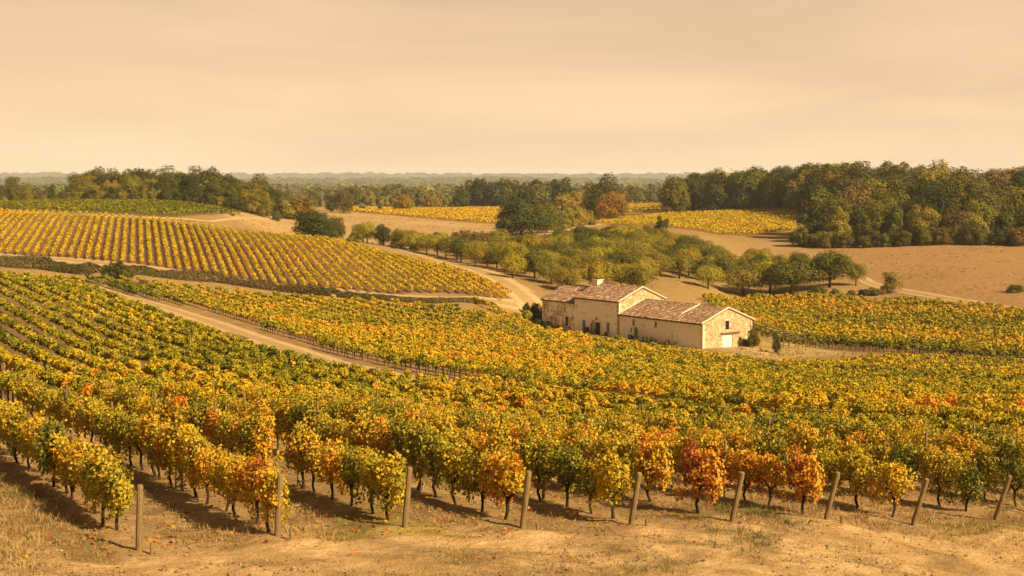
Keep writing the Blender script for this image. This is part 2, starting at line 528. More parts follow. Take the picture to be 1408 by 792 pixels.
# ------------------------------------------------------------------ ground sheet
def build_ground():
    Ys = np.concatenate([np.arange(-14, 14, 2.0), np.arange(14, 46, .13), 46 * np.exp(np.arange(0, math.log(13500 / 46), .0118))])
    us = np.concatenate([np.linspace(-1.0, -.44, 16)[:-1], np.linspace(-.44, .44, 190), np.linspace(.44, 1.0, 16)[1:]])
    Y, U = np.meshgrid(Ys, us, indexing='ij')
    X = U * (np.maximum(Y, -6) + 10)
    Z = zf(X, Y)
    near = np.clip(1 - (Y - 30) / 90, 0, 1)
    Z = Z + near * ((fbm(X, Y, 1.3, 5) - .5) * .07 + (vnoise(X, Y, .32, 8) - .5) * .07)
    Z = Z + (1 - near) * (fbm(X, Y, 14, 15) - .5) * .25 * np.clip(1 - Y / 900, 0, 1)
    # low ridge of earth under each near vine row
    q = (X * ROWP[0] + Y * ROWP[1] - Q0) / S
    ab = inside(X, Y, POLY_AB) & (Y < 70)
    Z = Z + ab * .05 * np.cos(2 * np.pi * q)
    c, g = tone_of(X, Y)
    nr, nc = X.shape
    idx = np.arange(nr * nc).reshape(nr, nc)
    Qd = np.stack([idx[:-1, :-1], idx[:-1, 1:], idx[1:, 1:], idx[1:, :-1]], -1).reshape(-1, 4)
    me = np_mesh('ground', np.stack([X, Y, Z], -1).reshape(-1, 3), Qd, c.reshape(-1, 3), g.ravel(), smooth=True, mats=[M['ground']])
    tag(obj('ground', me), 'sandy dry ground with soil, dead grass and pasture', kind='structure')
build_ground()

def strip(name, pts, width, label, lift=.06, ruts=True, seed=1, n_across=9, m='track'):
    """a draped dirt track along ground points"""
    P = np.array([(p[0], p[1]) for p in pts], float)
    seg = np.hypot(*np.diff(P, axis=0).T); s = np.concatenate([[0], np.cumsum(seg)])
    N = max(12, int(s[-1] / 1.0)); t = np.linspace(0, s[-1], N)
    C = np.stack([np.interp(t, s, P[:, k]) for k in (0, 1)], -1)
    for _ in range(6):
        C[1:-1] = (C[:-2] + 2 * C[1:-1] + C[2:]) / 4
    T = np.gradient(C, axis=0); T /= np.linalg.norm(T, axis=1)[:, None]
    Nn = np.stack([-T[:, 1], T[:, 0]], -1)
    w = np.interp(t / s[-1], np.linspace(0, 1, len(width)), width) if hasattr(width, '__len__') else np.full(N, width)
    a = np.linspace(-1, 1, n_across)
    jit = 1 + .35 * (fbm(t, t * 0, 3.0, seed) - .5)
    W = w[:, None] / 2 * a[None] * jit[:, None]
    X = C[:, :1] + Nn[:, :1] * W; Y = C[:, 1:] + Nn[:, 1:] * W
    prof = np.where(np.abs(a) > .97, -.12, lift)[None] + (fbm(X, Y, 1.5, seed + 4) - .5) * .04
    Z = zf(X, Y) + prof
    v = np.where((np.abs(a) > .25) & (np.abs(a) < .75), 1, .35)[None] * np.ones((N, 1)) if ruts else np.ones(X.shape) * .8
    v = np.where(np.abs(a)[None] > .9, .1, v)
    idx = np.arange(X.size).reshape(X.shape)
    Qd = np.stack([idx[:-1, :-1], idx[:-1, 1:], idx[1:, 1:], idx[1:, :-1]], -1).reshape(-1, 4)
    me = np_mesh(name, np.stack([X, Y, Z], -1).reshape(-1, 3), Qd, None, v.ravel(), smooth=True, mats=[M[m]])
    return tag(obj(name, me), label, kind='structure')
print('track', [round(w, 1) for w in TRACK_W])
strip('dirt_track', TRACK_C, [min(max(3, w * .8), 7.5) for w in TRACK_W], 'pale sandy track between the green vines and the orange vines', seed=3)
strip('hill_track', Gp([(-60,345),(0,351),(90,357),(170,365),(280,379),(400,396.5),(520,408),(620,413),(690,417),(735,425)]), (7, 7, 7, 8, 8, 7),
      'pale sandy track along the foot of the striped hill', seed=5, lift=.09)
strip('orchard_track', [tuple(at_d(p, d).xy) for p, d in ((560,352),(600,322),(650,285),(700,250),(745,228))], (9, 10, 10, 10),
      'pale sandy track beside the orchard', seed=7, lift=.1)
strip('crest_path', [tuple(at_d(p, d).xy) for p, d in ((120,344),(200,342),(290,352),(345,420),(380,455),(440,520))], (1.5,), 'pale path behind the crest of the striped hill', seed=8, lift=.15, ruts=False)
strip('field_path', [tuple(at_d(p, d).xy) for p, d in ((700,405),(760,450),(815,505),(870,560),(930,600))], (6,), 'pale path beside the big dark oak', seed=9, lift=.12, ruts=False)
strip('meadow_path', Gp([(1160,370),(1195,390),(1250,402),(1320,414),(1408,428),(1460,436)]), (4, 5, 5), 'pale path along the brown meadow', seed=10, lift=.12)
strip('yard_path', [tuple(hw(x, y).xy) for x, y in ((2, 6), (6, 4), (10, 1), (13, -4))], (3, 3.4, 3), 'pale dusty patch before the white barn door', seed=11, lift=.05, ruts=False)

# ------------------------------------------------------------------ leaf clouds
def frames(Nv):
    Nv = Nv / (np.linalg.norm(Nv, axis=-1, keepdims=True) + 1e-9)
    ref = np.where(np.abs(Nv[..., 2:3]) < .9, np.array([0, 0, 1.0]), np.array([1.0, 0, 0]))
    A = np.cross(Nv, ref); A /= np.linalg.norm(A, axis=-1, keepdims=True) + 1e-9
    B = np.cross(Nv, A)
    th = rng.uniform(0, 2 * np.pi, Nv.shape[:-1] + (1,))
    return A * np.cos(th) + B * np.sin(th), -A * np.sin(th) + B * np.cos(th), Nv
def leaf_quads(P, Nv, size):
    """slightly folded diamond-ish leaf cards; P,Nv (n,3), size (n,)"""
    A, B, N = frames(Nv)
    s = size[:, None]
    V = np.stack([P - A * s, P - B * s * .8 + N * s * .25, P + A * s, P + B * s * .8 + N * s * .25], 1)
    n = len(P)
    return V.reshape(-1, 3), np.arange(4 * n).reshape(n, 4)
LEAF = np.array([(-.05,-.55),(.42,-.50),(.62,-.05),(.50,.32),(.16,.38),(.0,.72),(-.16,.38),(-.50,.32),(-.62,-.05),(-.42,-.50)])
def leaf_lobed(P, Nv, size):
    """lobed vine leaves: a fan round the middle, a little cupped"""
    A, B, N = frames(Nv)
    n = len(P); k = len(LEAF)
    s = size[:, None]
    V = [P + N * s * .0]
    cup = rng.uniform(-.35, .45, (n, 1))
    for (x, y) in LEAF:
        V.append(P + A * s * x + B * s * y + N * s * cup * (x * x + y * y) * 1.2)
    V = np.stack(V, 1)
    base = np.arange(n)[:, None] * (k + 1)
    fs = [np.concatenate([base, base + 1 + i, base + 1 + (i + 1) % k, ], 1) for i in range(k)]
    T = np.stack(fs, 1).reshape(-1, 3)
    return V.reshape(-1, 3), T, k + 1
def sph(n):
    v = rng.normal(size=(n, 3)); return v / np.linalg.norm(v, axis=1, keepdims=True)

# ------------------------------------------------------------------ near vines (things with parts)
def vine_foliage(seed, big):
    nl = rng.integers(5, 8)
    lobes = []
    for i in range(nl):
        x = -.45 + .90 * i / (nl - 1) + rng.normal(0, .07)
        lobes.append((np.array([x, rng.normal(0, .09), rng.uniform(.86, 1.16)]), np.array([rng.uniform(.20, .30), rng.uniform(.22, .34), rng.uniform(.26, .42)])))
    for i in range(3):
        lobes.append((np.array([rng.uniform(-.45, .45), rng.normal(0, .10), rng.uniform(1.22, 1.42)]), np.array([.17, .17, .20]) * rng.uniform(.8, 1.25)))
    for i in range(5):
        lobes.append((np.array([rng.uniform(-.5, .5), rng.normal(0, .16), rng.uniform(.52, .76)]), np.array([.14, .16, .22]) * rng.uniform(.6, 1.3)))
    P, Nn, var = [], [], []
    tot = 1500 if big else 420
    wts = np.array([l[1].prod() ** .66 for l in lobes]); wts /= wts.sum()
    for (c, r), w in zip(lobes, wts):
        k = int(tot * w)
        d = sph(k); rr = rng.uniform(.72, 1.08, (k, 1))
        P.append(c + d * r * rr)
        Nn.append(d * .8 + rng.normal(0, .5, (k, 3)) + np.array([0, 0, .25]))
        var.append(np.clip(rng.uniform(.1, .9) + rng.normal(0, .16, k), 0, 1))
    # loose shoots
    for i in range(6):
        x = rng.uniform(-.5, .5); top = rng.uniform(1.35, 1.72); k = 12
        t = np.linspace(0, 1, k)
        P.append(np.stack([x + t * rng.normal(0, .18), t * rng.normal(0, .2), 1.1 + (top - 1.1) * t], -1) + rng.normal(0, .035, (k, 3)))
        Nn.append(rng.normal(0, 1, (k, 3))); var.append(np.clip(rng.normal(.35, .2, k), 0, 1))
    P = np.concatenate(P); Nn = np.concatenate(Nn); var = np.concatenate(var)
    size = rng.uniform(.034, .066, len(P))
    V, T, k = leaf_lobed(P, Nn, size)
    return np_mesh('foliage', V, T, None, np.repeat(var, k), mats=[M['vine_leaf']])
def vine_trunk(seed):
    mb = MB()
    dx, dy = random.uniform(-.12, .12), random.uniform(-.07, .07)
    pts = [(0, 0, -.12), (dx * .3 + random.uniform(-.03, .03), dy * .4, .10), (dx * .5, dy + random.uniform(-.04, .04), .28), (dx, dy, .46), (dx * 1.1, dy, .58)]
    mb.tube(pts, [.050, .040, .034, .040, .048], 7, wob=.18)
    h = Vector(pts[-1])
    for sg in (-1, 1):
        e = h + Vector((sg * random.uniform(.25, .5), random.uniform(-.05, .05), random.uniform(.12, .26)))
        mb.tube([h - Vector((0, 0, .05)), h + (e - h) * .5 + Vector((0, 0, .06)), e], [.034, .026, .016], 6, wob=.15)
    for k in range(5):
        b = h + Vector((random.uniform(-.3, .3), random.uniform(-.04, .04), .1))
        mb.tube([b, b + Vector((random.uniform(-.15, .15), random.uniform(-.1, .1), .4)), b + Vector((random.uniform(-.2, .2), random.uniform(-.15, .15), random.uniform(.6, .85)))], [.009, .007, .004], 4)
    return mb.mesh('trunk', M['bark'], smooth=True)
FOL = [vine_foliage(i, True) for i in range(9)]
TRK = [vine_trunk(i) for i in range(8)]

def vine_tint(X, Y):
    """autumn tint of the big field in front: 0 green .. 1 red"""
    u = X / np.maximum(Y, 1)
    t = .428 + (fbm(X, Y, 9, 101) - .5) * .26 + (fbm(X, Y, 40, 103) - .5) * .14
    q = X * ROWP[0] + Y * ROWP[1]
    leftg = np.clip((Y - 48) / 30, 0, 1) * (q < 42) * np.clip((.02 - u) / .12, 0, 1)
    t = t - .055 * leftg
    beyond = (q > 43) & (Y > 84)
    ed = np.clip((q - 43) / 9, 0, 1)
    t = np.where(beyond, t + np.where(u < .06, -.16 + .27 * ed, -.10 + .10 * ed), t)
    back = beyond & (u < .03) & (Y > 175)
    t = np.where(back, t - .10, t)
    t = t + rng.normal(0, .05, X.shape)
    r = rng.random(X.shape)
    t = np.where((r < .07) & (Y < 75), t + .20, t); t = np.where(r > .93, t - .16, t)
    return np.clip(t, .05, .95)

def field_rows(poly, az, spacing, step, q_phase=0.0, jit=.12, miss=.03):
    d = np.array([math.sin(az), math.cos(az)]); p = np.array([math.cos(az), -math.sin(az)])
    P = np.array(poly)
    qs = P @ p; ts = P @ d
    q = np.arange(math.ceil((qs.min() - q_phase) / spacing), math.floor((qs.max() - q_phase) / spacing) + 1)
    t = np.arange(ts.min(), ts.max(), step)
    Qk, Tt = np.meshgrid(q, t, indexing='ij')
    Tt = Tt + rng.uniform(-jit, jit, Tt.shape) + (hash2(Qk, Qk * 0, 3) - .5) * step
    Qv = Qk * spacing + q_phase + rng.normal(0, .04, Tt.shape)
    X = Qv * p[0] + Tt * d[0]; Y = Qv * p[1] + Tt * d[1]
    ok = inside(X, Y, poly) & (rng.random(X.shape) > miss)
    return X[ok], Y[ok], Qk[ok].astype(int), Tt[ok]
AZ_AB = math.atan2(ROWD[0], ROWD[1])

# all vines of the big field
X, Y, K, T = field_rows(POLY_AB, AZ_AB, S, .95, Q0)
front = ((X - P0[0]) * -PD[1] + (Y - P0[1]) * PD[0]) / np.hypot(*PD)      # distance behind the line of row ends
ok = front > .18
tr = seg_dist(X, Y, TRACK_C)
ok &= ~inside(X, Y, TRACK_POLY)
px, py = to_px(X, Y, zf(X, Y))
ok &= (px > -150) & (px < 1580) & (K >= 0)
X, Y, K, T, px, py, front = [a[ok] for a in (X, Y, K, T, px, py, front)]
Z = zf(X, Y)
TINT = vine_tint(X, Y)
# the vines at the row ends that stand out by colour in the photograph
for a_, b_, t_ in ((345,735,.64),(300,715,.58),(700,730,.64),(965,727,.76),(1050,716,.72),(1110,718,.74),(1000,700,.72),(1235,716,.60),(1330,712,.26),(1375,700,.25),
                   (500,735,.30),(470,715,.36),(780,700,.27),(150,745,.36),(560,735,.42),(850,725,.46),(900,690,.62),(100,715,.46),(1180,705,.48)):
    dd = np.hypot(px - a_, (py - b_) * 1.5); TINT[dd < 34] = t_ + rng.normal(0, .02, int((dd < 34).sum()))
inframe = (px > -18) & (px < 1426) & (py < 850)
order = np.argsort(np.where(inframe, np.hypot(X, Y), 1e9))
NEAR = order[:300]
is_near = np.zeros(len(X), bool); is_near[NEAR] = True
# also vines just outside the frame keep full leaf density in the joined part
def colour_word(t):
    if t < .30: return 'dark green'
    if t < .42: return 'yellowish green'
    if t < .54: return 'golden yellow'
    if t < .66: return 'amber yellow'
    if t < .78: return 'orange'
    return 'rusty red'
rank = {}
for k in range(0, 60):
    ids = np.where(K == k)[0]
    for r_, i in enumerate(ids[np.argsort(front[ids])]): rank[int(i)] = r_
for i in NEAR:
    i = int(i)
    root = obj('grapevine', None, None, (X[i], Y[i], Z[i] - .02), math.pi / 2 - AZ_AB + rng.normal(0, .12) + (math.pi if rng.random() < .5 else 0))
    s = rng.uniform(.74, 1.0); root.scale = (s * rng.uniform(.82, 1.02), s * .92, s)
    k, r_ = int(K[i]), rank[i]
    w = colour_word(TINT[i])
    if k <= 8 and r_ < 20:
        lab = f"{w} vine, {ORD[r_]} from the end post of the {ORD[k]} row counted from bare ground"
    else:
        lab = f"{w} vine well inside the {ORD[min(k,19)]} row counted from the bare ground"
    tag(root, lab, 'grapevine', 'grapevines in the front rows')
    obj('trunk', TRK[rng.integers(len(TRK))], root)
    f_sp = .32 if rng.random() < .6 and TINT[i] < .62 else .52
    f = obj('foliage', FOL[rng.integers(len(FOL))], root)
    f.color = (float(TINT[i]), f_sp, 0, 1)

# ------------------------------------------------------------------ joined vines further away
def vine_mass(name, label, Xs, Ys, tint, ang, nleaf, lsize, h=1.5, w=.62, ln=.66, trunks=True, zlift=0.0, base=.5):
    """many vines in one mesh, built from leaf cards round two or three lobes each"""
    n = len(Xs)
    Zs = zf(Xs, Ys) + zlift
    hs = h * rng.uniform(.80, 1.16, n); ws = w * rng.uniform(.8, 1.25, n)
    Vs, Qs, Cs, Ms = [], [], [], []
    off = 0
    for lv in np.unique(nleaf):
        id_ = np.where(nleaf == lv)[0]; m = len(id_); lv = int(lv)
        L = 3
        lc = np.stack([rng.uniform(-.36, .36, (m, L)) * ln / .66, rng.normal(0, .08, (m, L)), rng.uniform(.62, .78, (m, L))], -1)
        lr = np.stack([rng.uniform(.22, .36, (m, L)) * ln / .66, rng.uniform(.42, .6, (m, L)), rng.uniform(.17, .27, (m, L))], -1)
        li = rng.integers(0, L, (m, lv))
        d = rng.normal(size=(m, lv, 3)); d /= np.linalg.norm(d, axis=-1, keepdims=True)
        d[..., 2] = np.where(rng.random((m, lv)) < .3, np.abs(d[..., 2]), d[..., 2])
        g = np.take_along_axis
        c = np.stack([g(lc[..., k], li, 1) for k in range(3)], -1); r = np.stack([g(lr[..., k], li, 1) for k in range(3)], -1)
        P = c + d * r * rng.uniform(.8, 1.06, (m, lv, 1))
        P[..., 0] *= 1; P[..., 1] *= ws[id_][:, None]; P[..., 2] *= hs[id_][:, None]
        ca, sa = math.cos(ang), math.sin(ang)
        Wx = P[..., 0] * sa + P[..., 1] * ca; Wy = P[..., 0] * ca - P[..., 1] * sa
        Pw = np.stack([Wx + Xs[id_][:, None], Wy + Ys[id_][:, None], P[..., 2] + Zs[id_][:, None]], -1)
        N = d * .8 + rng.normal(0, .42, d.shape); N[..., 2] += .2
        Nw = np.stack([N[..., 0] * sa + N[..., 1] * ca, N[..., 0] * ca - N[..., 1] * sa, N[..., 2]], -1)
        sz = lsize[id_][:, None] * rng.uniform(.7, 1.25, (m, lv))
        V, Q = leaf_quads(Pw.reshape(-1, 3), Nw.reshape(-1, 3), sz.ravel())
        lobt = rng.normal(0, .03, (m, L))
        t = tint[id_][:, None] + g(lobt, li, 1) + rng.normal(0, .05, (m, lv))
        C = ramp_np(t.ravel())
        Vs.append(V); Qs.append(Q + off); off += len(V); Cs.append(np.repeat(C, 4, 0)); Ms.append(np.zeros(len(Q), int))
    if trunks is not False:
        sel = np.arange(n) if trunks is True else np.where(trunks)[0]
        m = len(sel)
        r = .045
        a0 = np.array([(math.cos(k * 2.094) * r, math.sin(k * 2.094) * r) for k in range(3)])
        lean = rng.normal(0, .07, (m, 2))
        bot = np.stack([Xs[sel][:, None] + a0[None, :, 0], Ys[sel][:, None] + a0[None, :, 1], np.repeat((Zs[sel] - .1)[:, None], 3, 1)], -1)
        top = bot + np.concatenate([lean, (base * hs[sel] + .15)[:, None]], 1)[:, None, :]
        V = np.concatenate([bot, top], 1).reshape(-1, 3)
        b = off + np.arange(m)[:, None] * 6
        Q = np.concatenate([np.concatenate([b + k, b + (k+1) % 3, b + 3 + (k+1) % 3, b + 3 + k], 1) for k in range(3)], 0)
        Vs.append(V); Qs.append(Q); Cs.append(np.tile(np.array([.04,.026,.016]), (len(V), 1))); Ms.append(np.zeros(len(Q), int))
        off += len(V)
    me = np_mesh(name, np.concatenate(Vs), np.concatenate(Qs), np.concatenate(Cs), mats=[M['tone_leaf']])
    return tag(obj(name, me), label, kind='stuff')

rest = ~is_near
Dn = np.hypot(X, Y)
nl_ = np.select([Dn < 34, Dn < 46, Dn < 62, Dn < 85, Dn < 120, Dn < 160], [540, 450, 300, 190, 100, 54], 34)
nl_ = np.where((px < -25) | (px > 1433), nl_ // 4, nl_)
ls_ = np.interp(Dn, [20, 40, 60, 90, 130, 200], [.053, .060, .073, .092, .128, .184])
qq = X * ROWP[0] + Y * ROWP[1]
HV = np.where(qq < 43, np.interp(Dn, [34, 66], [1.45, 1.02]), np.interp(Dn, [40, 90, 150, 180], [1.5, 1.35, 1.25, 1.05]))
WV = np.where(qq < 43, np.interp(Dn, [34, 66], [.56, .44]), .58)
left_blk = rest & (qq < 42)
right_blk = rest & (qq >= 42)
edge = seg_dist(X, Y, TRACK_C) < 9
for msk, nm, lab in ((left_blk, 'vineyard_rows', 'rows of green and golden vines on the near slope left of the sandy track'),
                     (right_blk, 'vineyard_rows', 'orange and golden vines between the sandy track and the farmhouse')):
    vine_mass(nm, lab, X[msk], Y[msk], TINT[msk], AZ_AB, nl_[msk], ls_[msk], h=HV[msk], w=WV[msk], trunks=((Dn < 75) | edge)[msk])

def simple_field(poly, az, spacing, step, nleaf, lsize, tint_fn, label, h, w, ln=.66, trunks=False, miss=.03, zl=0.0):
    Xf, Yf, Kf, Tf = field_rows(poly, R(az), spacing, step, 0.3, miss=miss)
    a, b = to_px(Xf, Yf, zf(Xf, Yf))
    o_ = (a > -90) & (a < 1500)
    Xf, Yf = Xf[o_], Yf[o_]
    t = tint_fn(Xf, Yf) + rng.normal(0, .05, Xf.shape)
    vine_mass('vineyard_rows', label, Xf, Yf, np.clip(t, 0, 1), R(az), np.full(len(Xf), nleaf), np.full(len(Xf), lsize), h=h, w=w, ln=ln, trunks=trunks, zlift=zl)
    return len(Xf)
cdist = lambda x, y: fbm(x, y, 12, 201)
nC = simple_field(POLY_C, -40, 2.2, 1.15, 42, .20, lambda x, y: .435 + (fbm(x, y, 16, 211) - .5) * .22 + .06 * np.sin((x * .77 + y * .64) / 5.5) - .16 * (seg_dist(x, y, POLY_C[:5]) < 5), 'golden green vines in the field right of the barn', 1.5, .62, trunks=True)
nD = simple_field(POLY_D, -15.1, 1.58, 1.0, 23, .175, lambda x, y: .50 + (fbm(x, y, 20, 221) - .5) * .16, 'striped rows of yellow vines climbing the hill', 1.12, .56, trunks=False, miss=.01)
nE = simple_field(POLY_E, -52, 2.0, 1.2, 16, .24, lambda x, y: .24 + (fbm(x, y, 20, 231) - .5) * .12, 'green vines in the field below the dark wood', 1.3, .6)
nG = simple_field(POLY_G, 60, 2.2, 1.6, 12, .32, lambda x, y: .49 + (fbm(x, y, 20, 241) - .5) * .12, 'yellow vines in the field before the right wood', 1.35, .7, ln=.9)
nF = simple_field(POLY_F, 75, 2.6, 2.2, 10, .42, lambda x, y: .53 + (fbm(x, y, 30, 251) - .5) * .10, 'bright yellow vines in the far field beyond the pasture', 1.4, .8, ln=1.2)
nH = simple_field(POLY_H, 75, 3.0, 2.2, 8, .45, lambda x, y: .50 + 0 * x, 'thin yellow strip of vines beside the far wood', 1.4, .8, ln=1.2)
print('vines', len(X), nC, nD, nE, nG, nF, nH)

# ------------------------------------------------------------------ posts in the near rows
def post(loc, h, lean, label, group, r=.05, name='vineyard_post'):
    mb = MB()
    random.seed(int(abs(loc[0] * 97 + loc[1] * 31)) + 1)
    d = Vector((ROWD[0], ROWD[1], 0)) * -1
    top = d * math.sin(lean) * h + Vector((0, 0, math.cos(lean) * h))
    n = 9
    pts = [top * t - Vector((0, 0, .25 * (1 - min(1, t * 9)))) for t in (0, .12, .35, .6, .85, .985, 1.0)]
    mb.tube(pts, [r * 1.1, r * 1.06, r * 1.0, r * .97, r * .94, r * .92, r * .80], n, wob=.06)
    o = mb.build(name, M['post'], None, smooth=False)
    o.location = loc
    return tag(o, label, 'post', group)
POST_PX = [(175,760),(370,752),(546,742),(717,737),(879,735),(1014,723),(1146,723),(1268,723),(1377,718)]
LEAN = [9, 10, 12, 13, 15, 17, 18, 20, 20]
for k, (a, b) in enumerate(POST_PX):
    xy = P0 + PD * k
    q_now = xy @ ROWP
    xy = xy + ROWP * (Q0 + S * k - q_now)
    z = float(zf(xy[0], xy[1]))
    post((xy[0], xy[1], z), 1.16 + random.uniform(-.03, .05), R(LEAN[k]),
         f"leaning weathered wooden end post of the {ORD[k]} vine row counted from bare ground", 'end posts of the vine rows', r=.054)
    # small peg of the anchor beside it
    if k in (0, 1, 3, 4, 6):
        pk = xy - ROWD * .35 + ROWP * .12
        post((pk[0], pk[1], float(zf(pk[0], pk[1]))), .2, R(4), f"short wooden peg beside the end post of the {ORD[k]} vine row", 'anchor pegs by the end posts', r=.026, name='anchor_peg')
for k in range(0, 13):
    for j in range(1, 6):
        xy = P0 + PD * k; xy = xy + ROWP * (Q0 + S * k - xy @ ROWP)
        xy = xy + ROWD * (6.3 * j + (.4 if k % 2 else -.7) - (2.2 if k > 2 else 0))
        a, b = to_px(xy[0], xy[1], float(zf(xy[0], xy[1])))
        if -5 < a < 1412 and xy[1] < 62:
            post((xy[0], xy[1], float(zf(xy[0], xy[1]))), random.uniform(1.32, 1.5), R(random.uniform(-3, 3)),
                 f"thin upright wooden post among the vines of the {ORD[k]} row counted from bare ground", f'upright posts within vine row {k + 1}', r=.034, name='row_post')
random.seed(11)

# ------------------------------------------------------------------ trees
def crown_mesh(name, H, W, base, lobes, leaves, size, seed, flat=1.0, lift=.0, droop=0.0):
    g = np.random.default_rng(seed)
    P, N, var = [], [], []
    C = np.array([0, 0, (H + base) / 2]); Rr = np.array([W / 2, W / 2, (H - base) / 2])
    ld, lr = [], []
    for i in range(lobes):
        zz = 1 - 1.55 * (i + .5) / lobes; aa = i * 2.39996 + g.uniform(-.4, .4); rr_ = math.sqrt(max(0, 1 - zz * zz))
        d = np.array([rr_ * math.cos(aa), rr_ * math.sin(aa), zz]) + g.normal(0, .12, 3)
        rad = g.uniform(.50, .80) if i % 9 else g.uniform(0, .3)
        c = C + d * Rr * rad * np.array([1, 1, flat])
        ld.append(c); lr.append(W * g.uniform(.12, .215) if i % 9 else W * .27)
    wts = np.array(lr) ** 2; wts /= wts.sum()
    for c, r, w in zip(ld, lr, wts):
        k = int(leaves * w)
        d = g.normal(size=(k, 3)); d /= np.linalg.norm(d, axis=1, keepdims=True)
        flip = (d[:, 2] < -.2) & (g.random(k) < .5); d[flip, 2] *= -1
        bumpy = 1 + .28 * np.sin(d[:, 0] * 7 + c[0] * 3) * np.sin(d[:, 1] * 6 + c[1] * 5) * np.sin(d[:, 2] * 7 + c[2])
        p = c + d * r * (g.uniform(.72, 1.05, k) * bumpy)[:, None] * np.array([1, 1, .85])
        oc = (p - C) / Rr; oc /= np.linalg.norm(oc, axis=1, keepdims=True) + 1e-6
        P.append(p); N.append(d * .75 + oc * .45 + g.normal(0, .34, (k, 3)))
        var.append(np.clip(g.uniform(.25, .75) + g.normal(0, .17, k), 0, 1))
    P = np.concatenate(P); N = np.concatenate(N); var = np.concatenate(var)
    z0, z1 = np.percentile(P[:, 2], 1), np.percentile(P[:, 2], 99.7)
    P[:, 2] = np.maximum(base * .8 + (P[:, 2] - z0) / (z1 - z0) * (H - base * .8), .03)
    ex = np.percentile(np.hypot(P[:, 0], P[:, 1]), 98); P[:, :2] *= W / 2 / ex
    V, Q = leaf_quads(P, N, size * g.uniform(.7, 1.3, len(P)))
    return np_mesh(name, V, Q, None, np.repeat(var, 4), mats=[M['tree_leaf']])
def trunk_mesh(H, base, W, r, seed, stems=1):
    random.seed(seed); mb = MB()
    for s_ in range(stems):
        ox, oy = (0, 0) if stems == 1 else (random.uniform(-.25, .25) * W, random.uniform(-.25, .25) * W)
        fork = base * 1.0 + .05 * H
        mb.tube([(ox, oy, -.4), (ox + random.uniform(-.1, .1), oy, fork * .5), (ox + random.uniform(-.2, .2), oy + random.uniform(-.1, .1), fork)], [r * 1.25, r, r * .85], 7, wob=.12)
        for k in range(5):
            a = k * 1.26 + random.uniform(-.4, .4)
            e = Vector((math.cos(a) * W * .28 + ox, math.sin(a) * W * .28 + oy, fork + (H - fork) * random.uniform(.35, .6)))
            m_ = Vector((ox, oy, fork)) * .5 + e * .5 + Vector((0, 0, .06 * H))
            mb.tube([(ox, oy, fork - .12 * fork), m_, e], [r * .6, r * .42, r * .18], 5, wob=.12)
        mb.tube([(ox, oy, fork - .1), (ox, oy, fork + (H - fork) * .6)], [r * .7, r * .2], 5)
    return mb.mesh('trunk', M['bark'], smooth=True)

KIND = {}
def kind(nm, n, H, W, base, lobes, leaves, size, r, flat=1.0, stems=1):
    KIND[nm] = [(crown_mesh('crown', H, W * (1 + .03 * (i - 2)), base, lobes, leaves, size, len(KIND) * 50 + i, flat), trunk_mesh(H, base, W, r, len(KIND) * 50 + i, stems)) for i in range(n)]
kind('oak', 6, 14, 11.5, 1.0, 34, 9000, .25, .30)
kind('tall', 4, 15, 8.5, 1.5, 28, 7000, .24, .26)
kind('orchard', 6, 4.9, 5.8, 1.5, 24, 6000, .105, .15, .9)
kind('bush', 5, 2.0, 2.8, .05, 16, 2000, .10, .05)
kind('shrub', 4, 4.2, 4.0, .15, 20, 4200, .12, .10)
kind('far', 5, 13, 12, .6, 18, 1500, .62, .3)

def tree(kd, loc, h, label, cat, group, colour, wide=1.0, name='tree', parts=True):
    c, t = random.choice(KIND[kd])
    H0 = {'oak': 14, 'tall': 15, 'orchard': 4.9, 'bush': 2.0, 'shrub': 4.2, 'far': 13}[kd]
    s = h / H0
    root = obj(name, None, None, (loc[0], loc[1], loc[2] - .05), random.uniform(0, 6.28))
    root.scale = (s * wide, s * wide, s)
    tag(root, label, cat, group)
    if parts: obj('trunk', t, root)
    o = obj('crown', c, root)
    j = random.uniform(.85, 1.15)
    o.color = (colour[0] * j * random.uniform(.92, 1.08), colour[1] * j, colour[2] * j, 1)
    return root
GREEN = (.104,.100,.013); DARK = (.056,.060,.010); OLIVE = (.205,.168,.022); GOLD = (.30,.185,.016); RUST = (.25,.142,.018); LIME = (.285,.232,.018); BROWN = (.150,.100,.022)
CW = {GREEN: 'green', DARK: 'dark green', OLIVE: 'olive green', GOLD: 'golden', RUST: 'rusty orange', LIME: 'light green', BROWN: 'brownish'}
def h_from(px, top, base_pt):
    """real height of something standing at base_pt whose top shows at photo row top"""
    rx, rz = ray(px, top)
    return max(.6, CZ + float(rz) * base_pt.y - base_pt.z)

random.seed(21)
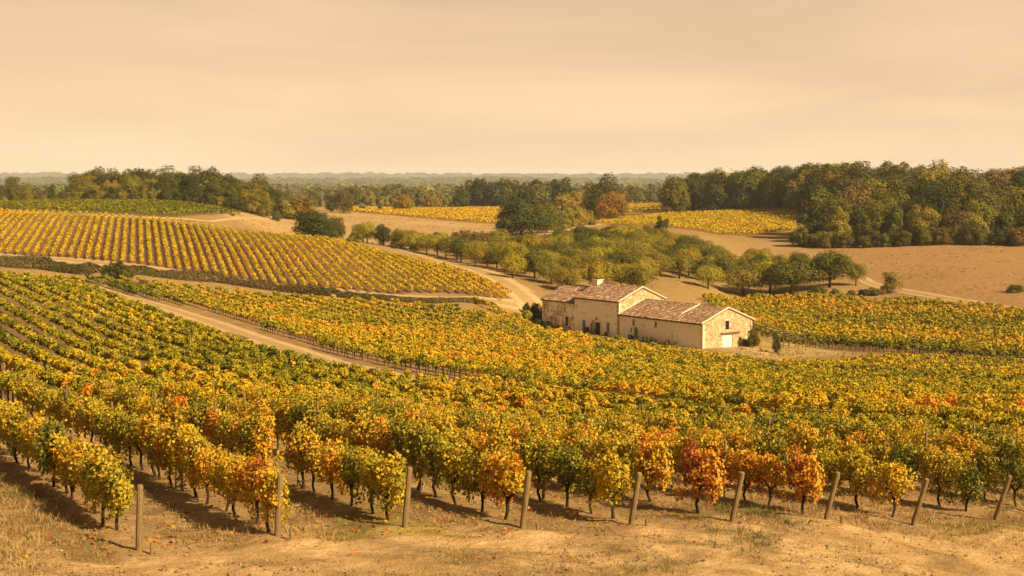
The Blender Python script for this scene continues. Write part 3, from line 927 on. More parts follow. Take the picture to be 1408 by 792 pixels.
# single trees, named by what they stand beside: (px, distance, top row, width factor, kind, colour, label)
SINGLES = [
 (430,362,289,1.75,'oak',DARK,'dense dark tree standing behind the crest of the striped hill'),
 (460,368,298,1.2,'oak',GREEN,'smaller green tree pressed against the dark tree behind the hill crest'),
 (473,560,261,1.15,'oak',BROWN,'round brownish tree standing alone at the pasture edge'),
 (455,585,277,1.2,'shrub',DARK,'low dark bush beside the round brownish pasture tree'),
 (392,462,274,1.5,'shrub',OLIVE,'olive bush at the right end of the left wood'),
 (414,470,272,1.8,'shrub',RUST,'rusty orange bush at the end of the left wood'),
 (428,478,277,.9,'shrub',OLIVE,'olive green bush next to the rusty bush by the left wood'),
 (556,690,267,1.3,'oak',RUST,'rusty tree standing in the far yellow field'),
 (546,680,278,1.0,'shrub',DARK,'low dark bush at the foot of the rusty field tree'),
 (522,640,281,.9,'shrub',GREEN,'low green bush in the far yellow field'),
 (498,640,282,1.6,'shrub',DARK,'long low dark bush in the far yellow field'),
 (527,362,308,1.7,'tall',DARK,'upright dark tree behind the right end of the striped hill'),
 (488,364,318,2.0,'shrub',OLIVE,'olive shrub behind the crest of the striped hill'),
 (552,358,322,1.8,'shrub',GREEN,'green shrub beside the upright dark tree'),
 (574,352,326,1.5,'shrub',GOLD,'golden shrub at the head of the orchard track'),
 (716,432,262,1.38,'oak',DARK,'big dark oak standing above the orchard'),
 (696,436,285,1.0,'oak',DARK,'lower dark tree on the pasture side of the big oak'),
 (752,440,279,1.2,'oak',GREEN,'green tree on the path side of the big oak'),
 (776,470,285,1.3,'shrub',OLIVE,'olive bush in the thicket beside the big oak'),
 (797,490,284,1.1,'shrub',LIME,'light green bush at the end of the big oak thicket'),
 (812,500,290,1.0,'shrub',OLIVE,'small olive bush closing the big oak thicket'),
 (828,575,240,1.15,'oak',DARK,'tallest dark tree at the bend of the pale path'),
 (842,545,264,1.5,'oak',RUST,'orange-topped tree standing before the tallest dark tree'),
 (818,560,268,.7,'tall',DARK,'slim dark tree beside the orange-topped tree'),
 (910,402,297,.9,'shrub',DARK,'round dark bush at the back edge of the orchard'),
 (975,286,364,1.05,'orchard',LIME,'small lone round tree on the grass behind the barn'),
 (1178,293,359,.75,'orchard',OLIVE,'slim small tree at the meadow end of the orchard'),
 (1225,282,374,1.0,'shrub',OLIVE,'upright green bush standing alone by the meadow path'),
 (1142,292,345,1.15,'orchard',GREEN,'large round green tree at the meadow end of the orchard'),
 (1090,290,356,1.3,'orchard',GREEN,'broad spreading green tree near the meadow end of the orchard'),
 (1060,296,356,1.1,'orchard',LIME,'light green tree beside the broad spreading orchard tree'),
 (1022,294,366,1.2,'orchard',OLIVE,'greyish olive tree behind the lone round tree'),
 (320,400,309,1.6,'bush',GREEN,'low green bush on the pale ground below the left wood'),
 (305,398,311,1.2,'bush',OLIVE,'low olive bush on the pale ground below the left wood'),
 (20,520,243,1.0,'oak',GREEN,'green tree at the far end of the left wood'),
 (-6,515,244,.9,'oak',DARK,'dark tree at the far end of the left wood'),
 (40,545,252,.9,'oak',OLIVE,'olive tree at the far end of the left wood'),
 (72,525,253,.9,'tall',DARK,'dark pointed tree between the left wood and its far end'),
 (56,520,264,1.2,'shrub',BROWN,'brownish bush between the left wood and its far end'),
 (84,515,264,1.1,'shrub',OLIVE,'olive bush beside the dark pointed tree'),
]
for p, D, top, wd, kd, cl, lab in SINGLES:
    b = at_d(p, D)
    cat = 'bush' if kd in ('bush', 'shrub') else 'tree'
    tree(kd, b, h_from(p, top, b), lab, cat, 'single trees and bushes' if cat == 'tree' else 'single bushes', cl, wd, name='broadleaf_tree' if cat == 'tree' else 'round_bush')
# brown hedge shrubs along the pasture edge
for i, p in enumerate(range(588, 700, 13)):
    b = at_d(p, 392 + (p - 588) * .12)
    tree('shrub', b, random.uniform(2.6, 3.6), 'brownish hedge bush along the lower edge of the pasture', 'bush', 'hedge bushes below the pasture', random.choice((BROWN, OLIVE, BROWN)), 1.25, name='hedge_bush', parts=True)

# left wood
random.seed(31)
def wood(line, depth, rows, n, top_fn, palette, label, group, kd=('oak', 'oak', 'tall'), hj=.13, name='wood_tree', end=''):
    L = np.array(line, float)
    seg = np.hypot(*np.diff(L, axis=0).T); s = np.concatenate([[0], np.cumsum(seg)])
    for r in range(rows):
        for i in range(n):
            t = (i + .5 + (.5 if r % 2 else 0) + random.uniform(-.25, .25)) / n * s[-1]
            x = np.interp(t, s, L[:, 0]); y = np.interp(t, s, L[:, 1])
            f = 1 + depth * r / max(1, y)
            x, y = x * f + random.uniform(-1.5, 1.5), y * f + random.uniform(-1.5, 1.5)
            z = float(zf(x, y))
            p = 704 + F * x / y
            if p < -60 or p > 1480: continue
            h = top_fn(p, r, Vector((x, y, z))) * (1 + random.uniform(-hj, hj))
            cl = random.choice(palette)
            tree(random.choice(kd), Vector((x, y, z)), h, label(CW[cl], r, rows) + (f', {ORD[min(i, 19)]} from {end}' if r == 0 else ''), 'tree', group, cl, random.uniform(1.12, 1.36), name=name)
pal = [GREEN, DARK, GREEN, OLIVE, DARK, GREEN, OLIVE, BROWN]
def where(r, rows, w):
    return ('at the front of' if r == 0 else 'in the middle of' if r < rows - 1 else 'at the back of') + ' ' + w
def top_left(p, r, b):
    row = np.interp(p, [85, 120, 180, 240, 300, 340, 375], [240, 236, 226, 232, 236, 234, 250])
    return h_from(p, row + (2 - r) * 9 if r < 2 else row, b)
wood([tuple(at_d(p, d).xy) for p, d in ((100,487),(180,482),(260,474),(330,462),(372,452))], 12, 3, 13, top_left, pal,
     lambda c, r, k: f'{c} tree {where(r, k, "the left wood")}', 'trees of the left wood', end='the far end')
for p in range(95, 385, 15):
    b = at_d(p, np.interp(p, [95, 260, 385], [476, 462, 440]) + random.uniform(-3, 3))
    cl = random.choice((DARK, GREEN, DARK, OLIVE))
    tree('shrub', b, random.uniform(3.2, 5.5), f'{CW[cl]} undergrowth bush at the foot of the left wood above green vines', 'bush', 'undergrowth of the left wood', cl, 1.2, name='undergrowth_bush')

# right wood: a front belt by the meadow and a rising mass behind
def top_right(p, r, b):
    row = np.interp(p, [905, 960, 1030, 1100, 1130, 1200, 1280, 1340, 1408], [246, 240, 228, 228, 224, 228, 228, 236, 230])
    return np.clip(h_from(p, row + 2, b), 9.5, 16.5)
wood([tuple(at_d(p, d).xy) for p, d in ((1110,392),(1160,386),(1240,382),(1330,378),(1440,374))], 13, 4, 9,
     lambda p, r, b: (10.5, 13, 14.5, 15.5)[r] * (.8 if p < 1140 and r == 0 else 1), pal,
     lambda c, r, k: f'{c} tree {where(r, k, "the meadow wood")}', 'trees of the wood belt by the meadow', end='the yellow field')
for p in range(1100, 1415, 13):
    b = at_d(p, np.interp(p, [1100, 1160, 1240, 1408], [392, 379, 374, 366]) + random.uniform(-2, 2))
    cl = random.choice((DARK, GREEN, OLIVE, BROWN))
    tree('shrub', b, random.uniform(2.8, 6), f'{CW[cl]} undergrowth bush at the foot of the wood beside the brown meadow', 'bush', 'undergrowth of the right wood', cl, 1.2, name='undergrowth_bush')
wood([tuple(at_d(p, d).xy) for p, d in ((912,602),(980,600),(1050,596),(1095,560),(1180,470),(1300,455),(1450,450))], 15, 8, 15, top_right, pal,
     lambda c, r, k: f'{c} tree {where(r, k, "the big right wood")}', 'trees of the right wood', end='the yellow strip')
# far tree lines
random.seed(41)
def far_line(p0, p1, D, n, top0, top1, pal_, lab, group, dj=20):
    for i in range(n):
        p = p0 + (p1 - p0) * (i + random.uniform(.1, .9)) / n; d = D + random.uniform(-dj, dj)
        b = at_d(p, d)
        cl = random.choice(pal_)
        tree('far', b, h_from(p, random.uniform(top0, top1), b), f'{CW[cl]} {lab}', 'tree', group, cl, random.uniform(.85, 1.25), name='distant_tree')
far_line(632, 785, 860, 16, 245, 258, [DARK, DARK, GREEN], 'tree in the dark wood behind the far yellow field', 'trees behind the far yellow field')
far_line(480, 640, 960, 15, 256, 268, [GREEN, DARK, OLIVE, GREEN], 'tree in the hazy line behind the far yellow field', 'hazy trees behind the far yellow field')
far_line(500, 640, 900, 9, 268, 277, [OLIVE, GOLD, RUST, GREEN], 'low tree before the hazy line behind the far yellow field', 'low trees behind the far yellow field')
far_line(765, 800, 700, 4, 262, 270, [OLIVE, GOLD], 'tree between the dark wood and the tallest tree', 'trees beside the far dark wood')
far_line(860, 920, 1000, 7, 254, 266, [OLIVE, GREEN, GOLD], 'tree behind the thin yellow strip', 'trees behind the thin yellow strip')
far_line(380, 480, 900, 9, 262, 272, [GREEN, OLIVE, DARK], 'tree in the hazy gap right of the left wood', 'hazy trees right of the left wood')

# woods too far away to tell the trees apart
def far_mass(name, label, spots, size, cl):
    P, N, C = [], [], []
    for (x, y, z, r, h) in spots:
        k = 42
        d = sph(k); d[:, 2] = np.abs(d[:, 2]) * 1.0
        P.append(np.array([x, y, z]) + d * np.array([r, r, h]) * rng.uniform(.7, 1.0, (k, 1)))
        N.append(d + rng.normal(0, .35, (k, 3)))
        c = np.array(cl[rng.integers(len(cl))]) * rng.uniform(.8, 1.2)
        C.append(np.clip(c[None] * rng.uniform(.6, 1.4, (k, 1)), 0, 1))
    P = np.concatenate(P); N = np.concatenate(N); C = np.concatenate(C)
    V, Q = leaf_quads(P, N, size * rng.uniform(.7, 1.3, len(P)))
    tag(obj(name, np_mesh(name, V, Q, np.repeat(C, 4, 0), mats=[M['tone_leaf']])), label, kind='stuff')
def mass_spots(D0, D1, n, rmin, rmax, hmin, hmax, pmin=-80, pmax=1490):
    out = []
    for i in range(n):
        D = math.exp(random.uniform(math.log(D0), math.log(D1))); p = random.uniform(pmin, pmax)
        x = (p - 704) / F * D
        out.append((x, D, float(zf(x, D)) - 1, random.uniform(rmin, rmax), random.uniform(hmin, hmax)))
    return out
far_mass('distant_wood', 'hazy wooded country beyond the far fields', mass_spots(1300, 4600, 900, 12, 26, 11, 19), 2.8, [GREEN, DARK, OLIVE, GREEN])
def ridge(name, D, base, amp, seed, label, cl):
    n = 260
    us = np.linspace(-.75, .75, n)
    spots = []
    prof = base + amp * (fbm(us * 6, us * 0, 1.0, seed, 3) - .5) * 2
    V, Q = [], []
    Yd = [D - 1500, D - 800, D - 300, D, D + 500]; fz = [-.25, .35, .8, 1.0, .9]
    for j, (yd, f) in enumerate(zip(Yd, fz)):
        V.append(np.stack([us * yd, np.full(n, yd), 3 + (prof - 3) * f], -1))
    idx = np.arange(n * 5).reshape(5, n)
    Q = np.stack([idx[:-1, :-1], idx[:-1, 1:], idx[1:, 1:], idx[1:, :-1]], -1).reshape(-1, 4)
    V = np.concatenate(V)
    me = np_mesh(name, V, Q, np.tile(np.array([.10,.095,.03]), (len(V), 1)), np.full(len(V), .4), smooth=True, mats=[M['ground']])
    tag(obj(name, me), label, kind='structure')
    for i in range(900):
        u = random.uniform(-.5, .5); y = D - random.uniform(0, 1) ** 2.0 * 1200
        f = np.interp(y, Yd, fz); z = 3 + (np.interp(u, us, prof) - 3) * f
        spots.append((u * y, y, z - 2, random.uniform(22, 44), random.uniform(8, 16) * (1.4 if random.random() < .06 else 1)))
    far_mass('ridge_wood', 'woods covering ' + label, spots, 6.5, [GREEN, DARK])
ridge('hills', 6200, 27, 10, 5, 'the nearer of the hazy ridges on the horizon', 0)
ridge('hills', 10000, 76, 14, 9, 'the farther of the hazy ridges on the horizon', 0)

# ------------------------------------------------------------------ orchard
random.seed(51)
ORCH = [tuple(at_d(p, d).xy) for p, d in ((480,372),(560,346),(640,300),(700,264),(760,252),(880,262),(955,300),(1010,302),(1165,298),(1165,318),(1075,335),(970,352),(885,382),(800,350),(720,332),(640,338),(560,362),(490,382))]
oa = np.array([.35, -.94]); oa /= np.linalg.norm(oa); ob = np.array([oa[1], -oa[0]]) * -1
o0 = np.array(at_d(700, 266).xy)
cnt = 0; rowc = {}
hxy = [hw(-36, -1), hw(0, -1), hw(0, 11), hw(-36, 11)]
for i in range(-24, 24):
    for j in range(-4, 24):
        c = o0 + oa * (i * 7.6 + (3.8 if j % 2 else 0)) + ob * (j * 7.4)
        c = c + np.array([random.uniform(-.8, .8), random.uniform(-.8, .8)])
        if not inside(np.array([c[0]]), np.array([c[1]]), ORCH)[0]: continue
        if random.random() < .04: continue
        if inside(np.array([c[0]]), np.array([c[1]]), [tuple(hw(*q).xy) for q in ((-40,-4),(4,-4),(4,15),(-40,15))])[0]: continue
        cl = random.choice((OLIVE, OLIVE, GREEN, LIME, OLIVE, LIME, GREEN))
        z = float(zf(c[0], c[1]))
        rowc[j] = rowc.get(j, -1) + 1
        lab = f'{CW[cl]} orchard tree, {ORD[min(rowc[j], 29)]} from the back of the {ORD[j + 4]} row from the track'
        h = random.uniform(4.4, 5.9)
        tree('orchard', Vector((c[0], c[1], z)), h, lab, 'tree', 'orchard trees', cl, random.uniform(.95, 1.2), name='orchard_tree'); cnt += 1
print('orchard', cnt)
# low bushes between orchard grass and the right field
for p, D, h, wd in ((1128,284,1.7,1.6),(1118,283,1.5,1.3),(1150,282,1.2,1.4),(1172,281,1.1,1.5),(1190,281,1.3,1.6),(1205,281,1.6,1.4),(1086,286,1.0,1.6),(1398,268,1.6,1.6),(1060,286,.8,1.5)):
    b = at_d(p, D)
    tree('bush', b, h, 'low spreading bush on the strip between orchard and right vine field', 'bush', 'low bushes above the right vine field', random.choice((DARK, GREEN, BROWN)), wd, name='low_bush')

# ------------------------------------------------------------------ hedge bank below the hill track
def hedge(name, label, pts, hs, thick, tones, leaves_per_m, size):
    P = np.array(pts, float); seg = np.hypot(*np.diff(P, axis=0).T); s = np.concatenate([[0], np.cumsum(seg)])
    n = int(s[-1] * leaves_per_m)
    t = rng.uniform(0, s[-1], n)
    x = np.interp(t, s, P[:, 0]); y = np.interp(t, s, P[:, 1])
    h = np.interp(t / s[-1], np.linspace(0, 1, len(hs)), hs) * (0.6 + .8 * fbm(t, t * 0 + 3, 3.0, 71))
    a = rng.uniform(-.1, math.pi + .1, n)
    off = np.cos(a) * thick * .5 * rng.uniform(.8, 1.1, n); up = np.abs(np.sin(a)) ** .6 * h * rng.uniform(.75, 1.05, n)
    T = np.stack([np.interp(t, s[:-1] + seg / 2, np.diff(P[:, k]) / seg) for k in (0, 1)], -1)
    X_ = x - T[:, 1] * off; Y_ = y + T[:, 0] * off
    Pp = np.stack([X_, Y_, zf(X_, Y_) + up], -1)
    N = np.stack([-T[:, 1] * np.cos(a), T[:, 0] * np.cos(a), np.sin(a) * .8], -1) + rng.normal(0, .5, (n, 3))
    w = np.clip(fbm(X_, Y_, 7, 73) * 2 - .5 + rng.normal(0, .2, n), 0, 1)[:, None]
    C = (np.array(tones[0]) * (1 - w) + np.array(tones[1]) * w) * rng.uniform(.6, 1.4, (n, 1))
    V, Q = leaf_quads(Pp, N, size * rng.uniform(.7, 1.3, n))
    o = obj(name, np_mesh(name, V, Q, np.repeat(C, 4, 0), mats=[M['tone_leaf']]))
    return tag(o, label, 'hedge')
hedge('bank_hedge', 'low brown hedge on the bank below the hill track', Gp([(172,376),(230,382),(300,388),(400,401.5),(500,411),(600,416),(680,420.5)]), (1.5, 1.4, 1.2, 1.0, .7, .45), 2.2, ((.14,.088,.032), (.09,.075,.022)), 300, .125)
hedge('bank_hedge', 'low green hedge at the left end of the bank below the hill track', Gp([(-60,362),(0,366),(60,370),(135,377)]), (1.9, 1.8, 1.5), 3.0, ((.065,.068,.014), (.11,.08,.025)), 300, .125)
for p, py, top, cl, lab in ((150,383,361,DARK,'dark bush in the gap of the bank hedge'), (163,383,359,DARK,'taller dark bush at the start of the brown hedge'), (176,384,366,GREEN,'green bush at the start of the brown hedge')):
    b = G(p, py); tree('shrub', b, max(2.0, h_from(p, top, b)), lab, 'bush', 'bushes by the bank hedge', cl, 1.2, name='round_bush')
b = G(624, 428); tree('bush', b, 1.2, 'small dark bush alone on the pale strip above the orange vines', 'bush', None, DARK, 1.0, name='small_bush')
b = G(199, 396); tree('bush', b, 1.4, 'small dark bush at the corner of the orange vines', 'bush', None, BROWN, .8, name='small_bush')

# ------------------------------------------------------------------ farmhouse
def m_stone(name, plaster):
    """lime plaster worn away to rubble stone; plaster = how much is left"""
    m, n, l, b = mat(name)
    c = n.new('ShaderNodeTexCoord').outputs['Object']
    v = nd(n, 'ShaderNodeTexVoronoi', Scale=3.6); l.new(c, v.inputs['Vector'])
    ve = nd(n, 'ShaderNodeTexVoronoi', Scale=3.6); ve.feature = 'DISTANCE_TO_EDGE'; l.new(c, ve.inputs['Vector'])
    sc = n.new('ShaderNodeSeparateColor'); l.new(v.outputs['Color'], sc.inputs[0])
    st = mixc(n, l, sc.outputs[0], (.36,.245,.125), (.60,.45,.26))
    st = mixc(n, l, mrange(n, l, sc.outputs[1], .8, .9, 0, .6), st, (.21,.135,.07))
    jt = mrange(n, l, ve.outputs['Distance'], .0, .07, 1, 0)
    st = mixc(n, l, math_(n, l, 'MULTIPLY', jt, .75), st, (.26,.18,.095))
    big = noise(n, l, .45, 6, .65, vec=c); fine = noise(n, l, 9, 4, .6, vec=c); mid = noise(n, l, 1.7, 5, .65, vec=c)
    pl = mixc(n, l, mrange(n, l, mid, .35, .65, 0, 1), (.86,.75,.55), (.76,.64,.44))
    k = mrange(n, l, math_(n, l, 'ADD', math_(n, l, 'MULTIPLY', big, .5), math_(n, l, 'MULTIPLY', mid, .5)), plaster - .04, plaster + .05, 0, 1)
    a = mixc(n, l, k, pl, st)
    a = mixc(n, l, mrange(n, l, fine, .5, .75, 0, .25), a, (.30,.21,.12))
    l.new(a, b.inputs['Base Color']); b.inputs['Roughness'].default_value = .95
    bump(n, l, b, math_(n, l, 'MULTIPLY', jt, math_(n, l, 'MULTIPLY', k, -1.0)), .7, .05)
    return m
M['render'] = m_stone('worn_plaster', .60)
M['rubble'] = m_stone('rubble_stone', .36)
M['mixed'] = m_stone('half_worn_plaster', .50)
def plain(name, c, rough=.8, var=.25, sc=6):
    m, n, l, b = mat(name)
    h = noise(n, l, sc, 4)
    l.new(mixc(n, l, mrange(n, l, h, .3, .7, 0, 1), tuple(x * (1 - var) for x in c), tuple(min(1, x * (1 + var * .5)) for x in c)), b.inputs['Base Color'])
    b.inputs['Roughness'].default_value = rough
    return m
M['shutter'] = plain('white_shutter_paint', (.84,.82,.80), .6, .12)
M['frame'] = plain('window_frame_paint', (.60,.55,.47), .6, .1)
M['glass'] = plain('dark_glass', (.018,.017,.016), .12, .2)
M['dark'] = plain('dark_wood', (.045,.030,.020), .8, .4)
M['door'] = plain('dark_door_wood', (.07,.045,.03), .7, .3)
M['barndoor'] = plain('pale_barn_door', (.72,.62,.50), .7, .1)
M['beam'] = plain('old_beam', (.14,.09,.05), .85, .4)
M['pale_stone'] = plain('pale_dressed_stone', (.64,.50,.31), .9, .15)
M['mortar'] = plain('pale_mortar', (.62,.50,.35), .9, .2)
M['soffit'] = plain('roof_timber', (.16,.10,.06), .9, .3)
def m_tile():
    m, n, l, b = mat('clay_tile')
    t = attr(n, 'tone').outputs['Color']
    h = noise(n, l, 3.0, 5, .65); h2 = noise(n, l, .5, 4)
    a = mixc(n, l, mrange(n, l, h, .45, .7, 0, .6), t, (.11,.075,.05))
    l.new(mixc(n, l, mrange(n, l, h2, .5, .75, 0, .45), a, (.16,.10,.065)), b.inputs['Base Color'])
    b.inputs['Roughness'].default_value = .9; return m
M['tile'] = m_tile()

house = obj('farmhouse', None, None, tuple(HC), H_RZ)
tag(house, 'long pale stone farmhouse with barn and brown tiled roofs', 'farmhouse')

def on_facade(px, py):
    rx, rz = ray(px, py)
    A = np.array([[float(rx), -hx.x], [1.0, -hx.y]])
    t, s = np.linalg.solve(A, np.array([HC.x, HC.y]))
    return s, CZ + float(rz) * t - HC.z
def on_gable(px, py):
    rx, rz = ray(px, py)
    A = np.array([[float(rx), -hy.x], [1.0, -hy.y]])
    t, s = np.linalg.solve(A, np.array([HC.x, HC.y]))
    return s, CZ + float(rz) * t - HC.z
def c6(x, y): return 730 + x / 7.92, 380 + y / 7.92
def c7(x, y): return 840 + x / 5.215, 390 + y / 5.215
def rect_f(c, x0, y0, x1, y1):
    xm, ym = (x0 + x1) / 2, (y0 + y1) / 2
    l_, _ = on_facade(*c(x0, ym)); r_, _ = on_facade(*c(x1, ym))
    _, t_ = on_facade(*c(xm, y0)); _, b_ = on_facade(*c(xm, y1))
    return [min(l_, r_), max(l_, r_), b_, t_]
def rect_g(c, x0, y0, x1, y1):
    xm, ym = (x0 + x1) / 2, (y0 + y1) / 2
    l_, _ = on_gable(*c(x0, ym)); r_, _ = on_gable(*c(x1, ym))
    _, t_ = on_gable(*c(xm, y0)); _, b_ = on_gable(*c(xm, y1))
    return [min(l_, r_), max(l_, r_), b_, t_]

def wall(name, outline, holes, org, ud, inward, m, parent, reveal=.28):
    """wall face with real openings; outline and holes in (along, up)"""
    ud = Vector(ud); inward = Vector(inward); org = Vector(org)
    loops = [[Vector((p[0], p[1], 0)) for p in outline]]
    for a, b_, z0, z1 in holes:
        loops.append([Vector((a, z0, 0)), Vector((a, z1, 0)), Vector((b_, z1, 0)), Vector((b_, z0, 0))])
    tris = tessellate_polygon(loops)
    flat = [p for L in loops for p in L]
    W = lambda p, d=0: org + ud * p.x + Vector((0, 0, p.y)) + inward * d
    mb = MB()
    mb.add([W(p) for p in flat], [tuple(t) for t in tris])
    mb.add([W(p, .45) for p in loops[0]], [])
    for L in loops[1:]:
        n = len(L)
        mb.add([W(p) for p in L] + [W(p, reveal) for p in L], [(i, (i+1) % n, n + (i+1) % n, n + i) for i in range(n)])
    return mb.build(name, m, parent)
def local_box(name, m, parent, x0, x1, y0, y1, z0, z1):
    mb = MB(); mb.box(x0, x1, y0, y1, z0, z1); return mb.build(name, m, parent)

BX, HX, AX = -17.5, -27.9, -36.2        # barn | house | annex along the front
BW, HWD, AW = 9.8, 9.0, 8.6
BE, HE, AE = 3.40, 5.25, 4.40           # eaves
BR, HR, AR = 5.25, 7.10, 6.20           # ridges
LOW = -2.2
# openings measured on the photograph
up1 = rect_f(c6, 570, 283, 610, 398); up2 = rect_f(c6, 828, 317, 858, 430)
gw1 = rect_f(c6, 566, 480, 604, 588); gw2 = rect_f(c6, 828, 510, 866, 612)
fd = rect_f(c6, 704, 500, 760, 662)
aw1 = rect_f(c6, 212, 435, 238, 480); aw2 = rect_f(c6, 372, 440, 404, 542)
bo1 = rect_f(c7, 154, 263, 169, 298); bo2 = rect_f(c7, 312, 275, 328, 312); bo3 = rect_f(c7, 139, 320, 150, 346)
bd = rect_f(c7, 91, 312, 116, 388)
gwin = rect_g(c7, 822, 265, 849, 330); gdoor = rect_g(c7, 798, 362, 873, 486)
print('door', fd, 'gable', gwin, gdoor, 'up', up1, up2)
fx, fin = (1, 0, 0), (0, 1, 0)
wall('house_wall', [(HX, LOW), (BX, LOW), (BX, HE), (HX, HE)], [up1, up2, gw1, gw2, fd], (0, -.12, 0), fx, fin, M['render'], house)
wall('annex_wall', [(AX, LOW), (HX, LOW), (HX, AE), (AX, AE)], [aw1, aw2], (0, 0, 0), fx, fin, M['mixed'], house)
wall('barn_wall', [(BX, LOW), (0, LOW), (0, BE), (BX, BE)], [bo1, bo2, bo3, bd], (0, 0, 0), fx, fin, M['render'], house)
wall('barn_gable', [(0, LOW), (BW, LOW), (BW, BE), (BW/2, BR), (0, BE)], [gwin, gdoor], (0, 0, 0), (0, 1, 0), (-1, 0, 0), M['rubble'], house)
wall('house_gable', [(-.12, LOW), (HWD, LOW), (HWD, HE), (HWD/2, HR), (-.12, HE)], [], (BX, 0, 0), (0, 1, 0), (-1, 0, 0), M['rubble'], house)
wall('house_gable', [(-.12, LOW), (HWD, LOW), (HWD, HE), (HWD/2, HR), (-.12, HE)], [], (HX, 0, 0), (0, 1, 0), (1, 0, 0), M['rubble'], house)
wall('annex_gable', [(0, LOW), (AW, LOW), (AW, AE), (AW/2, AR), (0, AE)], [], (AX, 0, 0), (0, 1, 0), (1, 0, 0), M['rubble'], house)
for nm, x0, x1, y, ze in (('rear_wall', BX + .02, -.02, BW, BE), ('rear_wall', HX + .02, BX - .02, HWD, HE), ('rear_wall', AX + .02, HX - .02, AW, AE)):
    wall(nm, [(x0, LOW), (x1, LOW), (x1, ze), (x0, ze)], [], (0, y - .01, 0), fx, (0, -1, 0), M['rubble'], house)

def roof(name, x0, x1, W, ze, zr, seed, over=.32, ends=.14):
    """pitched roof of half-round clay tiles, every tile its own arch"""
    g = np.random.default_rng(seed)
    rise = (zr - ze) / (W / 2)
    yr = W / 2
    slab = MB()
    x0e, x1e = x0 - ends, x1 + ends
    y_lo = -over; z_lo = ze - over * rise
    th = .10
    for sgn in (0, 1):
        f = (lambda y: y) if sgn == 0 else (lambda y: W - y)
        a = [(x0e, f(y_lo), z_lo), (x1e, f(y_lo), z_lo), (x1e, f(yr), zr), (x0e, f(yr), zr)]
        top = [(p[0], p[1], p[2] + th) for p in a]
        order = [(0,1,2,3), (7,6,5,4), (0,4,5,1), (2,6,7,3), (1,5,6,2), (3,7,4,0)]
        slab.add(a + top, order if sgn else [tuple(reversed(o_)) for o_ in order])
    r = slab.build(name, M['soffit'], house)
    V, Q, C = [], [], []
    wt, lt = .27, .46
    nc = int((x1e - x0e) / wt); wt = (x1e - x0e) / nc
    L = math.hypot(yr - y_lo, zr - z_lo); nr = int(L / lt); lt = L / nr
    dy, dz = (yr - y_lo) / L, (zr - z_lo) / L
    nrm = (-dz, dy)
    ang = np.linspace(0, math.pi, 5)
    pal_ = np.array([(.40,.205,.105), (.46,.29,.17), (.32,.165,.09), (.22,.13,.08), (.52,.37,.23), (.36,.19,.11), (.28,.19,.12)])
    for sgn in (0, 1):
        for i in range(nc):
            cx = x0e + (i + .5) * wt
            colj = g.normal(0, .012)
            for j in range(nr):
                s0 = j * lt - .02 + g.normal(0, .02); s1 = s0 + lt * 1.12
                lift0, lift1 = .065 + g.normal(0, .012), .025
                cc = pal_[g.integers(len(pal_))] * g.uniform(.5, 1.0)
                tw = g.normal(0, .012)
                b0 = len(V)
                for (s_, lf, rr, sh) in ((s0, lift0, .56, tw), (s1, lift1, .48, -tw)):
                    for a_ in ang:
                        ox = math.cos(a_) * wt * rr + sh + colj; on = math.sin(a_) * .085 + lf + th * .9
                        y_ = y_lo + dy * s_ + nrm[0] * on; z_ = z_lo + dz * s_ + nrm[1] * on
                        V.append((cx + ox, y_ if sgn == 0 else W - y_, z_)); C.append(cc)
                for k in range(4):
                    Q.append((b0 + k, b0 + k + 1, b0 + 6 + k, b0 + 5 + k))
    t = obj('roof_tiles', np_mesh('roof_tiles', np.array(V), np.array(Q), np.array(C), mats=[M['tile']]), r)
    t['kind'] = 'stuff'
    rid = MB()
    random.seed(seed)
    n = int((x1e - x0e) / .42)
    for i in range(n):
        a = x0e + (x1e - x0e) * i / n; b_ = x0e + (x1e - x0e) * (i + 1.08) / n
        rid.t = tuple(pal_[random.randrange(len(pal_))])
        rid.tube([(a, yr, zr + .13), (min(b_, x1e), yr, zr + .15)], [.15, .135], 8, wob=.05)
    q = rid.build('ridge_tiles', M['tile'], r, tone=True); q['kind'] = 'stuff'
    return r, (x0e, x1e, y_lo, z_lo, yr, zr, th)
def verge(parent, info, x, W, m, w=.16):
    x0e, x1e, y_lo, z_lo, yr, zr, th = info
    for sgn in (0, 1):
        f = (lambda y: y) if sgn == 0 else (lambda y: W - y)
        mb = MB()
        pts = [(x, f(y_lo), z_lo + th + .10), (x, f(yr), zr + th + .12)]
        mb.tube(pts, [w * .7, w * .7], 6, wob=.05)
        mb.build('verge', m, parent)
rb, ib = roof('barn_roof', BX, 0, BW, BE, BR, 61)
rh, ih = roof('house_roof', HX, BX, HWD, HE, HR, 62)
ra, ia = roof('annex_roof', AX, HX - .16, AW, AE, AR, 63)
verge(rb, ib, .12, BW, M['mortar']); verge(rb, ib, BX + .12, BW, M['mortar']); verge(rh, ih, BX + .10, HWD, M['mortar']); verge(rh, ih, HX - .08, HWD, M['soffit'], .12)
# pale mortar seam running down the barn roof
x0e, x1e, y_lo, z_lo, yr, zr, th = ib
mb = MB(); sx = -5.6
mb.tube([(sx - .5, y_lo + 2.0, z_lo + (zr - z_lo) * 2.0 / (yr - y_lo) + .22), (sx, yr, zr + .24)], [.13, .15], 6, wob=.2)
mb.build('mortar_seam', M['mortar'], rb)
# eaves courses
for x0, x1, y, z in ((BX, 0, 0, BE), (HX, BX, -.12, HE), (AX, HX, 0, AE)):
    local_box('eaves_course', M['soffit'], house, x0 + .03, x1 - .03, y - .16, y - .004, z - .20, z - .06)
